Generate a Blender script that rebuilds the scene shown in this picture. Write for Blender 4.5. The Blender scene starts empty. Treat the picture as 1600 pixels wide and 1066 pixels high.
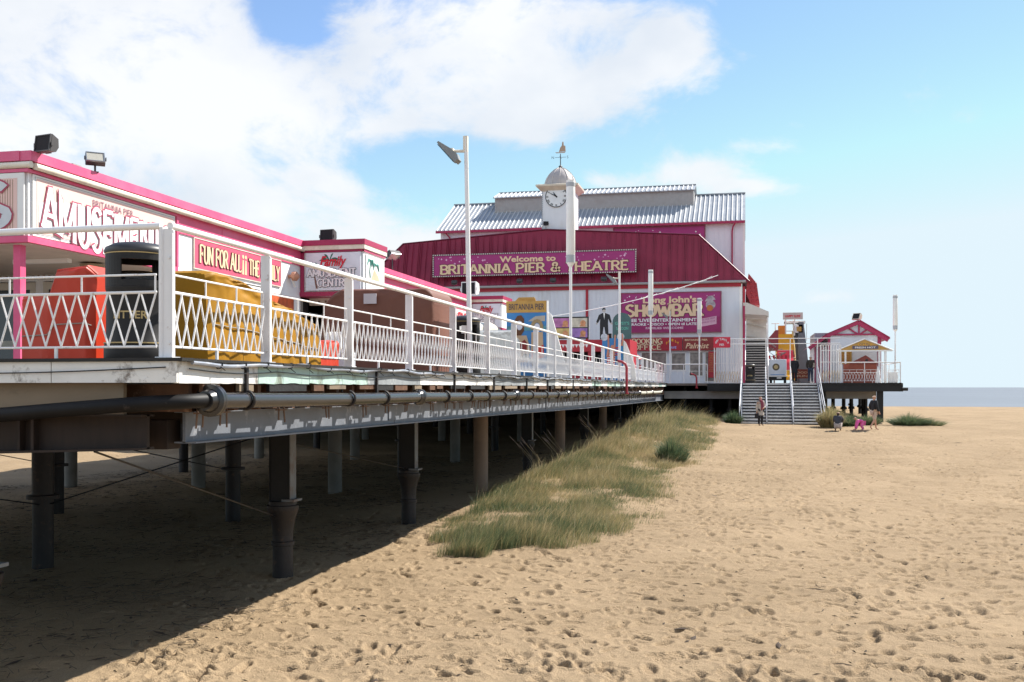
import bpy, math, random
import numpy as np
from mathutils import Vector, Matrix, noise as mn
random.seed(7); np.random.seed(7)
R = math.radians
sc = bpy.context.scene
C = sc.collection
# ---------------------------------------------------------------- camera (X = across the pier, Y = along it, eye 2.1 m above the sand)
EYE = 2.1
YAW = 12.85
cam_d = bpy.data.cameras.new('camera'); cam = bpy.data.objects.new('camera', cam_d); C.objects.link(cam)
cam.location = (0, 0, EYE); cam.rotation_euler = (R(90), 0, R(YAW))
cam_d.sensor_width = 36; cam_d.lens = 36; cam_d.shift_y = 72/1600
cam_d.clip_start = .1; cam_d.clip_end = 9000
sc.camera = cam
# ---------------------------------------------------------------- light
SUN_AZ, SUN_EL = 43.0, 45.0          # azimuth measured from +Y towards +X
sd = bpy.data.lights.new('sun', 'SUN'); sd.energy = 4.6; sd.angle = R(.53); sd.color = (1, .95, .87)
so = bpy.data.objects.new('sun', sd); C.objects.link(so)
sv = Vector((math.sin(R(SUN_AZ))*math.cos(R(SUN_EL)), math.cos(R(SUN_AZ))*math.cos(R(SUN_EL)), math.sin(R(SUN_EL))))
so.rotation_euler = sv.to_track_quat('Z', 'Y').to_euler(); so.location = (30, 20, 40)
sc.view_settings.view_transform = 'Standard'; sc.view_settings.look = 'None'; sc.view_settings.gamma = 1
sc.view_settings.exposure = 1.05

w = bpy.data.worlds.new('World'); sc.world = w; w.use_nodes = True
def build_world():
    nt = w.node_tree; N = nt.nodes; L = nt.links; N.clear()
    def nd(t, **k):
        n = N.new(t)
        for a, v in k.items(): setattr(n, a, v)
        return n
    def mth(op, a, b=None, c=None, clamp=False):
        n = nd('ShaderNodeMath', operation=op); n.use_clamp = clamp
        for i, v in enumerate((a, b, c)):
            if v is None: continue
            if isinstance(v, (int, float)): n.inputs[i].default_value = v
            else: L.new(v, n.inputs[i])
        return n.outputs[0]
    out = nd('ShaderNodeOutputWorld'); bg = nd('ShaderNodeBackground'); bg.inputs[1].default_value = .098
    sky = nd('ShaderNodeTexSky', sky_type='NISHITA'); sky.sun_disc = False
    sky.sun_elevation = R(SUN_EL); sky.sun_rotation = R(SUN_AZ); sky.air_density = .85; sky.dust_density = .05; sky.ozone_density = 2.2
    tc = nd('ShaderNodeTexCoord'); sp = nd('ShaderNodeSeparateXYZ'); L.new(tc.outputs['Generated'], sp.inputs[0])
    az = mth('ARCTAN2', sp.outputs[0], sp.outputs[1]); el = mth('ARCSINE', sp.outputs[2])
    cb = nd('ShaderNodeCombineXYZ'); L.new(az, cb.inputs[0]); L.new(mth('MULTIPLY', el, 1.5), cb.inputs[1])
    n1 = nd('ShaderNodeTexNoise'); n1.inputs['Scale'].default_value = 8.5; n1.inputs['Detail'].default_value = 9; n1.inputs['Roughness'].default_value = .62
    n1.inputs['Distortion'].default_value = .3
    L.new(cb.outputs[0], n1.inputs['Vector'])
    n2 = nd('ShaderNodeTexNoise'); n2.inputs['Scale'].default_value = 4.5; n2.inputs['Detail'].default_value = 6; L.new(cb.outputs[0], n2.inputs['Vector'])
    # cloud banks: azimuth, elevation, half-widths in degrees, weight
    banks = [(-35,12,10,6.5,1.2),(-30,17.5,6,4,1.0),(-37,17,6,5,1.1),(-26,9.5,6,3.5,.95),(-23,7,7,2.2,.8),(-17,6.6,5,1.6,.55),(-21,17,4.2,3.6,1.1),(-14,18,5,3.4,1.15),(-9,18.3,5,2.6,1.1),
             (-5,18.2,3.6,2.6,.95),(-18,15.5,6,1.8,.6),(-12,15,5,1.4,.6),(-2.5,11.6,3.0,1.3,1.0),(.8,10.6,3.0,.6,.75),(1.2,12.9,1.8,.5,.3),(2.6,13.9,1.6,.5,.3),(-11.5,13.6,1,.6,.4),(-7.5,11.3,2.2,.5,.42),(5.5,4.9,3.5,.6,.6),
             (7,8.0,1.5,.4,.35),(11.5,20.2,2.6,.6,.6),(-30,4.5,9,2,.45),(13,10,1.4,.4,.35),
             (-75,22,20,8,1),(-110,35,30,14,1.1),(140,30,30,12,1.1),(180,50,60,14,1.0),(-25.3,19.2,2.6,2.6,-.75),(-19.3,12.6,2.6,1.6,-.55),(-31,14.5,2.5,1.2,-.35),(60,18,14,5,.9),(120,25,20,8,.9),(-130,20,25,7,.9),(175,30,20,9,.9),(20,42,14,4,.6),(-40,40,18,5,.7)]
    tot = None
    for a, e, ra, re, wt in banks:
        dx = mth('MULTIPLY', mth('SUBTRACT', az, R(a)), 1/R(ra)); dy = mth('MULTIPLY', mth('SUBTRACT', el, R(e)), 1/R(re))
        q = mth('ADD', mth('MULTIPLY', dx, dx), mth('MULTIPLY', dy, dy))
        g = mth('MULTIPLY', mth('POWER', 2.718, mth('MULTIPLY', q, -1.0)), wt)
        tot = g if tot is None else mth('ADD', tot, g)
    m = mth('ADD', mth('MINIMUM', tot, .92), mth('MULTIPLY', mth('SUBTRACT', n1.outputs[0], .5), 2.5))
    mr = nd('ShaderNodeMapRange', interpolation_type='SMOOTHSTEP'); L.new(m, mr.inputs[0])
    mr.inputs[1].default_value = .26; mr.inputs[2].default_value = .95
    cr = nd('ShaderNodeMix', data_type='RGBA'); L.new(n2.outputs[0], cr.inputs[0])
    cr.inputs[6].default_value = (4.0, 4.25, 4.6, 1); cr.inputs[7].default_value = (5.05, 5.1, 5.15, 1)
    ramp = nd('ShaderNodeMapRange'); L.new(n2.outputs[0], ramp.inputs[0]); ramp.inputs[1].default_value = .38; ramp.inputs[2].default_value = .6
    L.new(ramp.outputs[0], cr.inputs[0])
    mx = nd('ShaderNodeMix', data_type='RGBA'); L.new(mth('MULTIPLY', mr.outputs[0], .93), mx.inputs[0])
    lim = nd('ShaderNodeVectorMath', operation='MINIMUM'); L.new(sky.outputs[0], lim.inputs[0]); lim.inputs[1].default_value = (3.8, 4.5, 4.9)
    L.new(lim.outputs[0], mx.inputs[6]); L.new(cr.outputs[2], mx.inputs[7])
    # front-lit clouds behind the camera, boosted as added fill for shaded walls
    dt = nd('ShaderNodeVectorMath', operation='DOT_PRODUCT'); L.new(tc.outputs['Generated'], dt.inputs[0]); dt.inputs[1].default_value = (-sv.x, -sv.y, .2)
    fr = mth('ADD', 1.0, mth('MULTIPLY', mth('MAXIMUM', dt.outputs['Value'], 0), 1.6)); vs_ = nd('ShaderNodeVectorMath', operation='SCALE'); L.new(cr.outputs[2], vs_.inputs[0]); L.new(fr, vs_.inputs['Scale']); L.new(vs_.outputs[0], mx.inputs[7])
    L.new(mx.outputs[2], bg.inputs[0]); L.new(bg.outputs[0], out.inputs[0])
build_world()

# ---------------------------------------------------------------- materials
_m = {}
def mat(name, col, rough=.6, metal=0, var=.12, vs=3, dirt=None, dirt_amt=0, dscale=2.5, bump=0, bs=40, spec=.4, stretch=(1,1,1), dlo=.5):
    if name in _m: return _m[name]
    m = bpy.data.materials.new(name); m.use_nodes = True; nt = m.node_tree; N = nt.nodes; L = nt.links
    b = N['Principled BSDF']; b.inputs['Roughness'].default_value = rough; b.inputs['Metallic'].default_value = metal
    b.inputs['Specular IOR Level'].default_value = spec
    g = N.new('ShaderNodeNewGeometry'); mp = N.new('ShaderNodeMapping'); L.new(g.outputs['Position'], mp.inputs[0]); mp.inputs['Scale'].default_value = stretch
    n = N.new('ShaderNodeTexNoise'); n.inputs['Scale'].default_value = vs; n.inputs['Detail'].default_value = 5; L.new(mp.outputs[0], n.inputs['Vector'])
    mx = N.new('ShaderNodeMix'); mx.data_type = 'RGBA'; L.new(n.outputs[0], mx.inputs[0])
    c = Vector(col[:3]); lo = c*(1-var*1.6); hi = c*(1+var*1.6)
    mx.inputs[6].default_value = (*lo, 1); mx.inputs[7].default_value = (min(hi[0],1), min(hi[1],1), min(hi[2],1), 1)
    last = mx.outputs[2]
    if dirt:
        n2 = N.new('ShaderNodeTexNoise'); n2.inputs['Scale'].default_value = dscale; n2.inputs['Detail'].default_value = 9; n2.inputs['Roughness'].default_value = .68
        L.new(mp.outputs[0], n2.inputs['Vector'])
        mr = N.new('ShaderNodeMapRange'); L.new(n2.outputs[0], mr.inputs[0]); mr.inputs[1].default_value = dlo; mr.inputs[2].default_value = dlo+.12; mr.inputs[4].default_value = dirt_amt
        m2 = N.new('ShaderNodeMix'); m2.data_type = 'RGBA'; L.new(mr.outputs[0], m2.inputs[0]); L.new(last, m2.inputs[6]); m2.inputs[7].default_value = (*dirt, 1); last = m2.outputs[2]
    L.new(last, b.inputs['Base Color'])
    if bump:
        n3 = N.new('ShaderNodeTexNoise'); n3.inputs['Scale'].default_value = bs; n3.inputs['Detail'].default_value = 4; L.new(mp.outputs[0], n3.inputs['Vector'])
        bp = N.new('ShaderNodeBump'); bp.inputs['Strength'].default_value = bump; bp.inputs['Distance'].default_value = .02; L.new(n3.outputs[0], bp.inputs['Height']); L.new(bp.outputs[0], b.inputs['Normal'])
    _m[name] = m; return m
W_RAIL = mat('white_rail_paint', (.80,.79,.78), .38, var=.04, dirt=(.32,.17,.10), dirt_amt=.7, dscale=9, dlo=.60)
W_POST = mat('white_post_paint', (.76,.75,.75), .45, var=.05, dirt=(.3,.17,.1), dirt_amt=.7, dscale=6, dlo=.61)
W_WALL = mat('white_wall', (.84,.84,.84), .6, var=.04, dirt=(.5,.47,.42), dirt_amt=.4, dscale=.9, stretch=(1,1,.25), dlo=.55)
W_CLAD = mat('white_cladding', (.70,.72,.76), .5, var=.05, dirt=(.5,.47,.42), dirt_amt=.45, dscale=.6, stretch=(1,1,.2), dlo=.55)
W_TRIM = mat('white_trim', (.8,.79,.76), .5, var=.05)
CREAM = mat('cream_trim', (.75,.68,.56), .55, var=.08, dirt=(.45,.38,.28), dirt_amt=.4, dscale=2)
PINK = mat('pink_paint', (.70,.085,.20), .45, var=.09, vs=.8, dirt=(.72,.20,.32), dirt_amt=.35, dscale=.7)
PINKD = mat('crimson_paint', (0.3570,0.0255,0.0850), .45, var=.08)
PALE = mat('pale_pink_board', (.80,.55,.49), .6, var=.04)
MAROON = mat('maroon_cladding', (.25,.016,.045), .42, var=.12, vs=.8)
REDP = mat('red_paint', (.40,.02,.035), .45, var=.1)
MAGENTA = mat('magenta_sign', (0.3570,0.0298,0.1700), .45, var=.1, vs=1.5)
CREAML = mat('cream_lettering', (.80,.57,.36), .5, var=.05)
WHITEL = mat('white_lettering', (.82,.80,.80), .5, var=.03)
DMAR = mat('dark_maroon_lettering', (.10,.015,.03), .5, var=.05)
ROSE = mat('rose_lettering', (.45,.07,.12), .5, var=.05)
REDL = mat('red_lettering', (.60,.02,.04), .5, var=.04)
BLACK = mat('black_paint', (.012,.012,.014), .42, var=.2)
BINM = mat('black_bin_plastic', (.021,.020,.020), .5, spec=.2, var=.15, vs=6)
GOLD = mat('gold_line', (.45,.33,.14), .4, var=.05)
DARKIN = mat('dark_opening', (.015,.013,.015), .8, var=.2)
GLASS = mat('window_glass', (.10,.15,.18), .08, var=.25, vs=1.2, spec=.9)
TAR = mat('tarred_timber', (.012,.011,.011), .6, var=.3, bump=.3)
DECKW = mat('deck_timber', (.16,.13,.11), .75, var=.25, vs=6, bump=.3)
JOIST = mat('brown_joist', (0.1040,0.0480,0.0240), .75, var=.35, vs=6, dirt=(.32,.2,.12), dirt_amt=.6, dscale=9, dlo=.56)
PLY = mat('weathered_plywood', (0.2250,0.1688,0.1125), .75, var=.15, vs=1.5, dirt=(.09,.07,.05), dirt_amt=.6, dscale=1.3, stretch=(1,1,2.5), dlo=.55)
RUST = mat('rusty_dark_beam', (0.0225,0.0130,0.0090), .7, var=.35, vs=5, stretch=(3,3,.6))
GREYB = mat('grey_steel_beam', (0.1550,0.1674,0.1922), .5, var=.14, vs=2.5, dirt=(.42,.42,.44), dirt_amt=.6, dscale=3.5, dlo=.57, bump=.15, bs=15)
CONC = mat('concrete_column', (0.2250,0.1575,0.1125), .85, var=.18, vs=3, bump=.3)
CONC2 = mat('dull_concrete_column', (.20,.19,.17), .85, var=.18, vs=3, bump=.3)
IRON = mat('cast_iron', (0.0175,0.0140,0.0140), .55, var=.35, vs=4, dirt=(.12,.06,.035), dirt_amt=.5, dscale=6, dlo=.56, bump=.3, bs=30)
LIRON = mat('light_iron', (0.1540,0.1610,0.1680), .6, var=.2, vs=4, dirt=(.12,.07,.05), dirt_amt=.6, dscale=5)
PIPE = mat('black_drain_pipe', (0.0154,0.0140,0.0147), .26, var=.3, vs=5, dirt=(.22,.19,.17), dirt_amt=.3, dscale=7, dlo=.64, spec=.7)
STEEL = mat('galvanised_steel', (0.3230,0.3400,0.3570), .4, .7, var=.12)
CONDUIT = mat('grey_conduit', (0.2640,0.2880,0.3360), .4, var=.12, vs=6, dirt=(.6,.6,.6), dirt_amt=.4, dscale=5)
MUSTARD = mat('mustard_tarpaulin', (0.3060,0.1487,0.0085), .55, var=.16, vs=3, spec=.15)
ORANGE = mat('orange_red_tarpaulin', (0.4800,0.0320,0.0064), .4, var=.1)
BROWNT = mat('brown_tarpaulin', (0.150,0.056,0.034), .65, var=.12, vs=1.5)
ROOFM = mat('grey_roof_sheet', (0.2880,0.3120,0.3440), .5, var=.1, vs=.6, dirt=(.5,.5,.5), dirt_amt=.4, dscale=.8)
ROOFW = mat('white_roof_rib', (.55,.56,.57), .5, var=.06)
DOME = mat('lead_dome', (.42,.38,.37), .45, var=.15, vs=2)
GREYC = mat('grey_cladding', (0.3570,0.3485,0.3400), .6, var=.1, dirt=(.3,.27,.24), dirt_amt=.4, dscale=1)
CANVAS = mat('awning_canvas', (.62,.58,.52), .7, var=.08)
GREEN = mat('dark_green', (.015,.14,.085), .5, var=.1)
GREENB = mat('green_board', (.07,.13,.13), .5, var=.12)
BLUE = mat('blue_board', (.05,.22,.50), .5, var=.2, vs=1.5)
TEAL = mat('teal_edge', (.03,.25,.33), .5, var=.1)
YEL = mat('yellow_slide', (.90,.45,.02), .35, var=.12, vs=1)
SLIDER = mat('pink_slide', (.80,.06,.09), .35, var=.12)
GREYT = mat('grey_tower', (.16,.17,.19), .6, var=.15)
BRICKR = mat('brown_playhouse', (.25,.06,.035), .6, var=.15)
OCHRE = mat('ochre_board', (0.4960,0.2880,0.0720), .5, var=.2, vs=4)
SKIN = mat('skin', (.50,.28,.19), .5, var=.05)
def cloth(n, c): return mat(n, c, .85, var=.12, vs=12)
TRUNK = mat('tan_trousers', (.32,.27,.22), .8)

# ---------------------------------------------------------------- mesh helpers
class MB:
    def __init__(s): s.v = []; s.f = []; s.mi = []; s.m = 0
    def add(s, vs, fs):
        o = len(s.v); s.v += [tuple(v) for v in vs]; s.f += [tuple(i+o for i in f) for f in fs]; s.mi += [s.m]*len(fs); return s
    def box(s, x0, y0, z0, x1, y1, z1):
        if x0 > x1: x0, x1 = x1, x0
        if y0 > y1: y0, y1 = y1, y0
        if z0 > z1: z0, z1 = z1, z0
        return s.add([(x0,y0,z0),(x1,y0,z0),(x1,y1,z0),(x0,y1,z0),(x0,y0,z1),(x1,y0,z1),(x1,y1,z1),(x0,y1,z1)],
              [(0,3,2,1),(4,5,6,7),(0,1,5,4),(1,2,6,5),(2,3,7,6),(3,0,4,7)])
    def tube(s, p, q, r, n=8, r2=None, cap=True):
        p = Vector(p); q = Vector(q); d = (q-p)
        if d.length < 1e-6: return s
        d.normalize(); a = d.orthogonal().normalized(); b = d.cross(a); r2 = r if r2 is None else r2
        vs = []
        for c, rr in ((p, r), (q, r2)):
            for i in range(n):
                t = 2*math.pi*(i+.5)/n; vs.append(c + a*math.cos(t)*rr + b*math.sin(t)*rr)
        fs = [(i, (i+1)%n, n+(i+1)%n, n+i) for i in range(n)]
        if cap: fs += [tuple(range(n-1,-1,-1)), tuple(range(n, 2*n))]
        return s.add(vs, fs)
    def path(s, pts, r, n=8):
        pts = [Vector(p) for p in pts]; vs = []; fs = []; a = None
        rs = r if isinstance(r, (list, tuple)) else [r]*len(pts)
        for k, p in enumerate(pts):
            d = (pts[min(k+1, len(pts)-1)] - pts[max(k-1, 0)]).normalized()
            a = d.orthogonal().normalized() if a is None else (a - d*a.dot(d)).normalized()
            b = d.cross(a)
            for i in range(n):
                t = 2*math.pi*i/n; vs.append(p + (a*math.cos(t) + b*math.sin(t))*rs[k])
        for k in range(len(pts)-1):
            for i in range(n): fs.append((k*n+i, k*n+(i+1)%n, (k+1)*n+(i+1)%n, (k+1)*n+i))
        fs += [tuple(range(n-1,-1,-1)), tuple(range((len(pts)-1)*n, len(pts)*n))]
        return s.add(vs, fs)
    def lathe(s, c, prof, n=20, ax=(0,0,1)):
        c = Vector(c); ax = Vector(ax).normalized(); a = ax.orthogonal().normalized(); b = ax.cross(a); vs = []; fs = []
        for r, h in prof:
            for i in range(n):
                t = 2*math.pi*i/n; vs.append(c + ax*h + (a*math.cos(t)+b*math.sin(t))*r)
        for k in range(len(prof)-1):
            for i in range(n): fs.append((k*n+i, k*n+(i+1)%n, (k+1)*n+(i+1)%n, (k+1)*n+i))
        fs += [tuple(range(n-1,-1,-1)), tuple(range((len(prof)-1)*n, len(prof)*n))]
        return s.add(vs, fs)
    def prism(s, pts, d):            # planar 3D polygon pts extruded by vector d
        pts = [Vector(p) for p in pts]; d = Vector(d); n = len(pts)
        nn = Vector((0,0,0))
        for i in range(n): nn += pts[i].cross(pts[(i+1)%n])
        if nn.dot(d) > 0: pts = pts[::-1]
        return s.add(pts + [p+d for p in pts], [tuple(range(n)), tuple(range(2*n-1, n-1, -1))] + [((i+1)%n, i, n+i, n+(i+1)%n) for i in range(n)])
    def build(s, name, m, parent=None, smooth=False, bevel=0):
        me = bpy.data.meshes.new(name); me.from_pydata(s.v, [], s.f)
        ms = m if isinstance(m, (list, tuple)) else [m]
        for x in ms: me.materials.append(x)
        if len(ms) > 1: me.polygons.foreach_set('material_index', s.mi)
        if smooth:
            me.polygons.foreach_set('use_smooth', [True]*len(s.f))
            try: me.set_sharp_from_angle(angle=R(40))
            except Exception: pass
        me.update()
        o = bpy.data.objects.new(name, me); C.objects.link(o)
        if parent: o.parent = parent; o.matrix_parent_inverse = Matrix.Translation(-parent.location) if parent.type == 'EMPTY' and not parent.parent else Matrix()
        if bevel:
            bm = o.modifiers.new('bevel', 'BEVEL'); bm.width = bevel; bm.segments = 2; bm.limit_method = 'ANGLE'
        return o
def tag(o, label=None, cat=None, group=None, kind=None):
    if label: o['label'] = label
    if cat: o['category'] = cat
    if group: o['group'] = group
    if kind: o['kind'] = kind
    return o
def thing(name, loc, label, cat, group=None):
    o = bpy.data.objects.new(name, None); o.empty_display_size = .2; C.objects.link(o); o.location = loc
    return tag(o, label, cat, group)
def inst(src, name, parent, off):
    o = bpy.data.objects.new(name, src.data); C.objects.link(o); o.parent = parent
    o.matrix_parent_inverse = src.matrix_parent_inverse.copy(); o.location = Vector(off)
    for md in src.modifiers:
        if md.type == 'BEVEL':
            b = o.modifiers.new('bevel', 'BEVEL'); b.width = md.width; b.segments = md.segments; b.limit_method = 'ANGLE'
    return o
def copy_tree(o, parent=None):
    c = o.copy(); C.objects.link(c)
    if parent: c.parent = parent; c.matrix_parent_inverse = o.matrix_parent_inverse.copy()
    for ch in list(o.children): copy_tree(ch, c)
    return c

# ---------------------------------------------------------------- lettering
# slab-serif stroke alphabet: strokes are polylines in a unit-high cell; the width comes first
def arc(cx, cy, rx, ry, a0, a1, n=10): return [(cx+rx*math.cos(R(a0+(a1-a0)*i/n)), cy+ry*math.sin(R(a0+(a1-a0)*i/n))) for i in range(n+1)]
GL = {
 'A': (.8, [[(.05,0),(.4,1)],[(.4,1),(.75,0)],[(.2,.34),(.6,.34)]]),
 'B': (.7, [[(.12,0),(.12,1)],[(.12,1),(.4,1)]+arc(.4,.76,.22,.24,90,-90)+[(.12,.52)],[(.4,.52)]+arc(.4,.26,.26,.26,90,-90)+[(.12,0)]]),
 'C': (.74,[arc(.42,.5,.34,.5,50,310,16)]),
 'D': (.74,[[(.12,0),(.12,1)],[(.12,1),(.34,1)]+arc(.34,.5,.34,.5,90,-90,14)+[(.12,0)]]),
 'E': (.66,[[(.12,0),(.12,1)],[(.12,1),(.6,1)],[(.12,.52),(.46,.52)],[(.12,0),(.6,0)]]),
 'F': (.64,[[(.12,0),(.12,1)],[(.12,1),(.6,1)],[(.12,.52),(.46,.52)]]),
 'G': (.78,[arc(.42,.5,.34,.5,50,330,16),[(.72,.0),(.72,.42)],[(.5,.42),(.76,.42)]]),
 'H': (.78,[[(.12,0),(.12,1)],[(.66,0),(.66,1)],[(.12,.5),(.66,.5)]]),
 'I': (.34,[[(.17,0),(.17,1)]]),
 'K': (.76,[[(.12,0),(.12,1)],[(.62,1),(.16,.42)],[(.3,.58),(.66,0)]]),
 'L': (.62,[[(.12,0),(.12,1)],[(.12,0),(.58,0)]]),
 'M': (.96,[[(.12,0),(.12,1)],[(.12,1),(.48,.2)],[(.48,.2),(.84,1)],[(.84,1),(.84,0)]]),
 'N': (.8, [[(.12,0),(.12,1)],[(.12,1),(.68,0)],[(.68,0),(.68,1)]]),
 'O': (.8, [arc(.4,.5,.32,.5,90,450,22)]),
 'P': (.7, [[(.12,0),(.12,1)],[(.12,1),(.38,1)]+arc(.38,.73,.25,.27,90,-90)+[(.12,.46)]]),
 'R': (.76,[[(.12,0),(.12,1)],[(.12,1),(.38,1)]+arc(.38,.75,.24,.25,90,-90)+[(.12,.5)],[(.38,.5),(.68,0)]]),
 'S': (.66,[arc(.33,.75,.24,.25,30,200,10)+[(.2,.6),(.46,.42)]+arc(.33,.26,.25,.26,20,-150,10)]),
 'T': (.72,[[(.36,0),(.36,1)],[(.06,1),(.66,1)]]),
 'U': (.8, [[(.14,1),(.14,.34)]+arc(.4,.32,.26,.32,180,360,12)+[(.66,.34),(.66,1)]]),
 'V': (.76,[[(.05,1),(.38,0)],[(.38,0),(.71,1)]]),
 'W': (1.04,[[(.05,1),(.29,0)],[(.29,0),(.52,.85)],[(.52,.85),(.75,0)],[(.75,0),(.99,1)]]),
 'Y': (.74,[[(.06,1),(.37,.46)],[(.37,.46),(.68,1)],[(.37,.46),(.37,0)]]),
 '&': (.86,[[(.8,.0),(.25,.68)]+arc(.4,.8,.17,.2,200,-20,8)+[(.5,.62),(.2,.4)]+arc(.36,.22,.24,.22,150,340,10)+[(.78,.5)]]),
 ' ': (.42,[]),
}
def slab(text, org, u, v, n, h, ws=1.0, th=.10, grow=0, base_off=0, warp=None, serif=.13, width=None):
    """lettering as flat paint: org = lower left, u/v = right/up, n = out of the board"""
    org = Vector(org); u = Vector(u); v = Vector(v); n = Vector(n)
    tot = sum(GL.get(c, GL[' '])[0] for c in text)
    if width: ws = width/(tot*h)
    mb = MB(); x = 0; k = 0
    T = th*h; g = grow
    def P(px, py):
        X = px*h*ws; Yv = py*h
        if warp: X, Yv = warp(X, Yv, tot*h*ws, h)
        return org + u*X + v*Yv
    def strip(pts, tx, ty, ext=0):
        nonlocal k
        pts = [Vector((a*h*ws, b*h)) for a, b in pts]; Ls = []; Rs = []
        m = len(pts)
        for i, p in enumerate(pts):
            d = (pts[min(i+1, m-1)] - pts[max(i-1, 0)])
            if d.length < 1e-9: d = Vector((1, 0))
            d.normalize(); nn = Vector((-d.y, d.x)); off = Vector((nn.x*(tx/2+g), nn.y*(ty/2+g)))
            e = d*(ext+g) if i == m-1 else (-d*(ext+g) if i == 0 else Vector((0, 0)))
            Ls.append(p+off+e); Rs.append(p-off+e)
        out = n*(base_off + .0005*(k % 9)); k += 1
        vs = []
        for a in Ls+Rs:
            X, Yv = a.x, a.y
            if warp: X, Yv = warp(X, Yv, tot*h*ws, h)
            vs.append(org + u*X + v*Yv + out)
        mb.add(vs, [(m+i, m+i+1, i+1, i) for i in range(m-1)])
    for c in text:
        gw, st = GL.get(c, GL[' '])
        for s in st:
            pts = [(x+a, b) for a, b in s]
            strip(pts, T*1.25, T*.8)
            if serif and c not in 'O&':
                for a, b in ((pts[0], pts[1]), (pts[-1], pts[-2])):
                    dx, dy = abs(a[0]-b[0])*1.0, abs(a[1]-b[1])
                    if dy > dx and (a[1] < .02 or a[1] > .98): strip([(a[0]-serif, abs(a[1]-.03)), (a[0]+serif, abs(a[1]-.03))], T*.7, T*.62)
                    elif dx >= dy and c in 'EFTLCSG' and len(s) == 2: strip([(a[0], a[1]-serif*.9 if a[1] > .5 else a[1]), (a[0], a[1] if a[1] > .9 else a[1]+serif*.9)], T*.6, T*.6) if a[0]-x > .3 or c == 'T' else None
        x += gw
    return mb
def plain(text, org, u, v, n, h, width=None, off=.006, shear=0, name='lettering', m=None, parent=None, bold=0, align='LEFT'):
    """small printed lettering from the built-in typeface"""
    cu = bpy.data.curves.new('t', 'FONT'); cu.body = text; cu.size = 1; cu.shear = shear; cu.offset = bold; cu.align_x = align; cu.resolution_u = 3
    o = bpy.data.objects.new('t', cu); C.objects.link(o); dg = bpy.context.evaluated_depsgraph_get()
    me = bpy.data.meshes.new_from_object(o.evaluated_get(dg)); bpy.data.objects.remove(o); bpy.data.curves.remove(cu)
    org = Vector(org); u = Vector(u); v = Vector(v); n = Vector(n)
    xs = [p.co.x for p in me.vertices]; ys = [p.co.y for p in me.vertices]
    sy = h/.72; sx = sy if not width else width/(max(xs)-min(xs))
    x0 = min(xs) if align == 'LEFT' else 0
    for p in me.vertices: p.co = org + u*((p.co.x-x0)*sx) + v*(p.co.y*sy) + n*off
    me.name = name; me.materials.clear(); me.materials.append(m)
    o = bpy.data.objects.new(name, me); C.objects.link(o)
    if parent: o.parent = parent; o.matrix_parent_inverse = Matrix.Translation(-parent.location)
    return o
FY = dict(u=(1,0,0), v=(0,0,1), n=(0,-1,0))       # lettering on a wall facing the camera
FX = dict(u=(0,1,0), v=(0,0,1), n=(1,0,0))        # lettering on the pier-side wall

def ribwall_y(mb, x0, x1, z0, z1, y, pitch=.25, d=.03, wdt=.05):   # flat wall facing -Y with upright ribs
    mb.box(x0, y, z0, x1, y+.12, z1); x = x0+pitch/2
    while x < x1-.05: mb.box(x, y-d, z0+.01, x+wdt, y-.001, z1-.01); x += pitch
def ribwall_x(mb, y0, y1, z0, z1, x, pitch=.25, d=.03, wdt=.05):
    mb.box(x-.12, y0, z0, x, y1, z1); y = y0+pitch/2
    while y < y1-.05: mb.box(x+.001, y, z0+.01, x+d, y+wdt, z1-.01); y += pitch
#PART2
# ================================================================ GROUND
def sstep(a, b, x):
    t = np.clip((x-a)/(b-a), 0, 1); return t*t*(3-2*t)
AK = np.array([(0,0),(18,0),(22,.10),(28,.24),(40,.32),(48,.40),(54,.40),(58,.28),(66,.1),(74,0),(200,0)], float)
XC = np.array([(0,-5.2),(19,-5.0),(28,-5.3),(40,-5.3),(50,-4.4),(60,-3.7),(200,-3.0)], float)
WR = np.array([(0,1.4),(19,1.6),(28,2.4),(40,2.8),(50,3.0),(66,2.2),(200,2)], float)
BK = np.array([(-100,-1.02),(20,-.96),(30,-.88),(36,-.76),(42,-.55),(48,-.30),(53,-.09),(57,0),(62,.02),(200,0)], float)
LE = ([18.6,19.3,22,26,30,37,46,56,67],[-5.2,-5.8,-6.3,-6.75,-6.8,-6.5,-6.0,-5.4,-5.3])
RE_ = ([18.6,19.3,21,24.7,30,37,46,56,67],[-4.6,-3.7,-2.9,-2.4,-2.6,-2.3,-1.5,-1.9,-2.3])
def dune(X, Y):
    a = np.interp(Y, AK[:,0], AK[:,1]); xc = np.interp(Y, XC[:,0], XC[:,1]); wr = np.interp(Y, WR[:,0], WR[:,1])
    ww = np.where(X > xc, wr, 1.7)
    return a*np.exp(-((X-xc)/ww)**2)
_rs = np.random.RandomState(3)
_wv = [(_rs.uniform(.3,1.3)*(.9**i), _rs.uniform(0,2*math.pi), _rs.uniform(0,6.28)) for i in range(12)]
def undul(X, Y):
    z = 0
    for i, (k, a, p) in enumerate(_wv): z = z + .011*np.sin(k*2.2*(X*math.cos(a)+Y*math.sin(a))+p+1.3*np.sin(.31*X+.17*Y+i))
    return z
def ground_h(X, Y):
    X = np.asarray(X, float); Y = np.asarray(Y, float)
    far = sstep(70, 104, Y)*.14 - sstep(108, 128, Y)*1.6
    near = np.interp(Y, BK[:,0], BK[:,1]); near = np.where(X < -7, np.minimum(near, near*sstep(-12,-7,X)+np.interp(Y,[0,45,70,72],[-1,-.98,-.5,0])*(1-sstep(-12,-7,X))), near)
    return dune(X, Y) + undul(X, Y)*sstep(135, 60, Y) + far + near
def gh(x, y): return float(ground_h(x, y))
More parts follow.
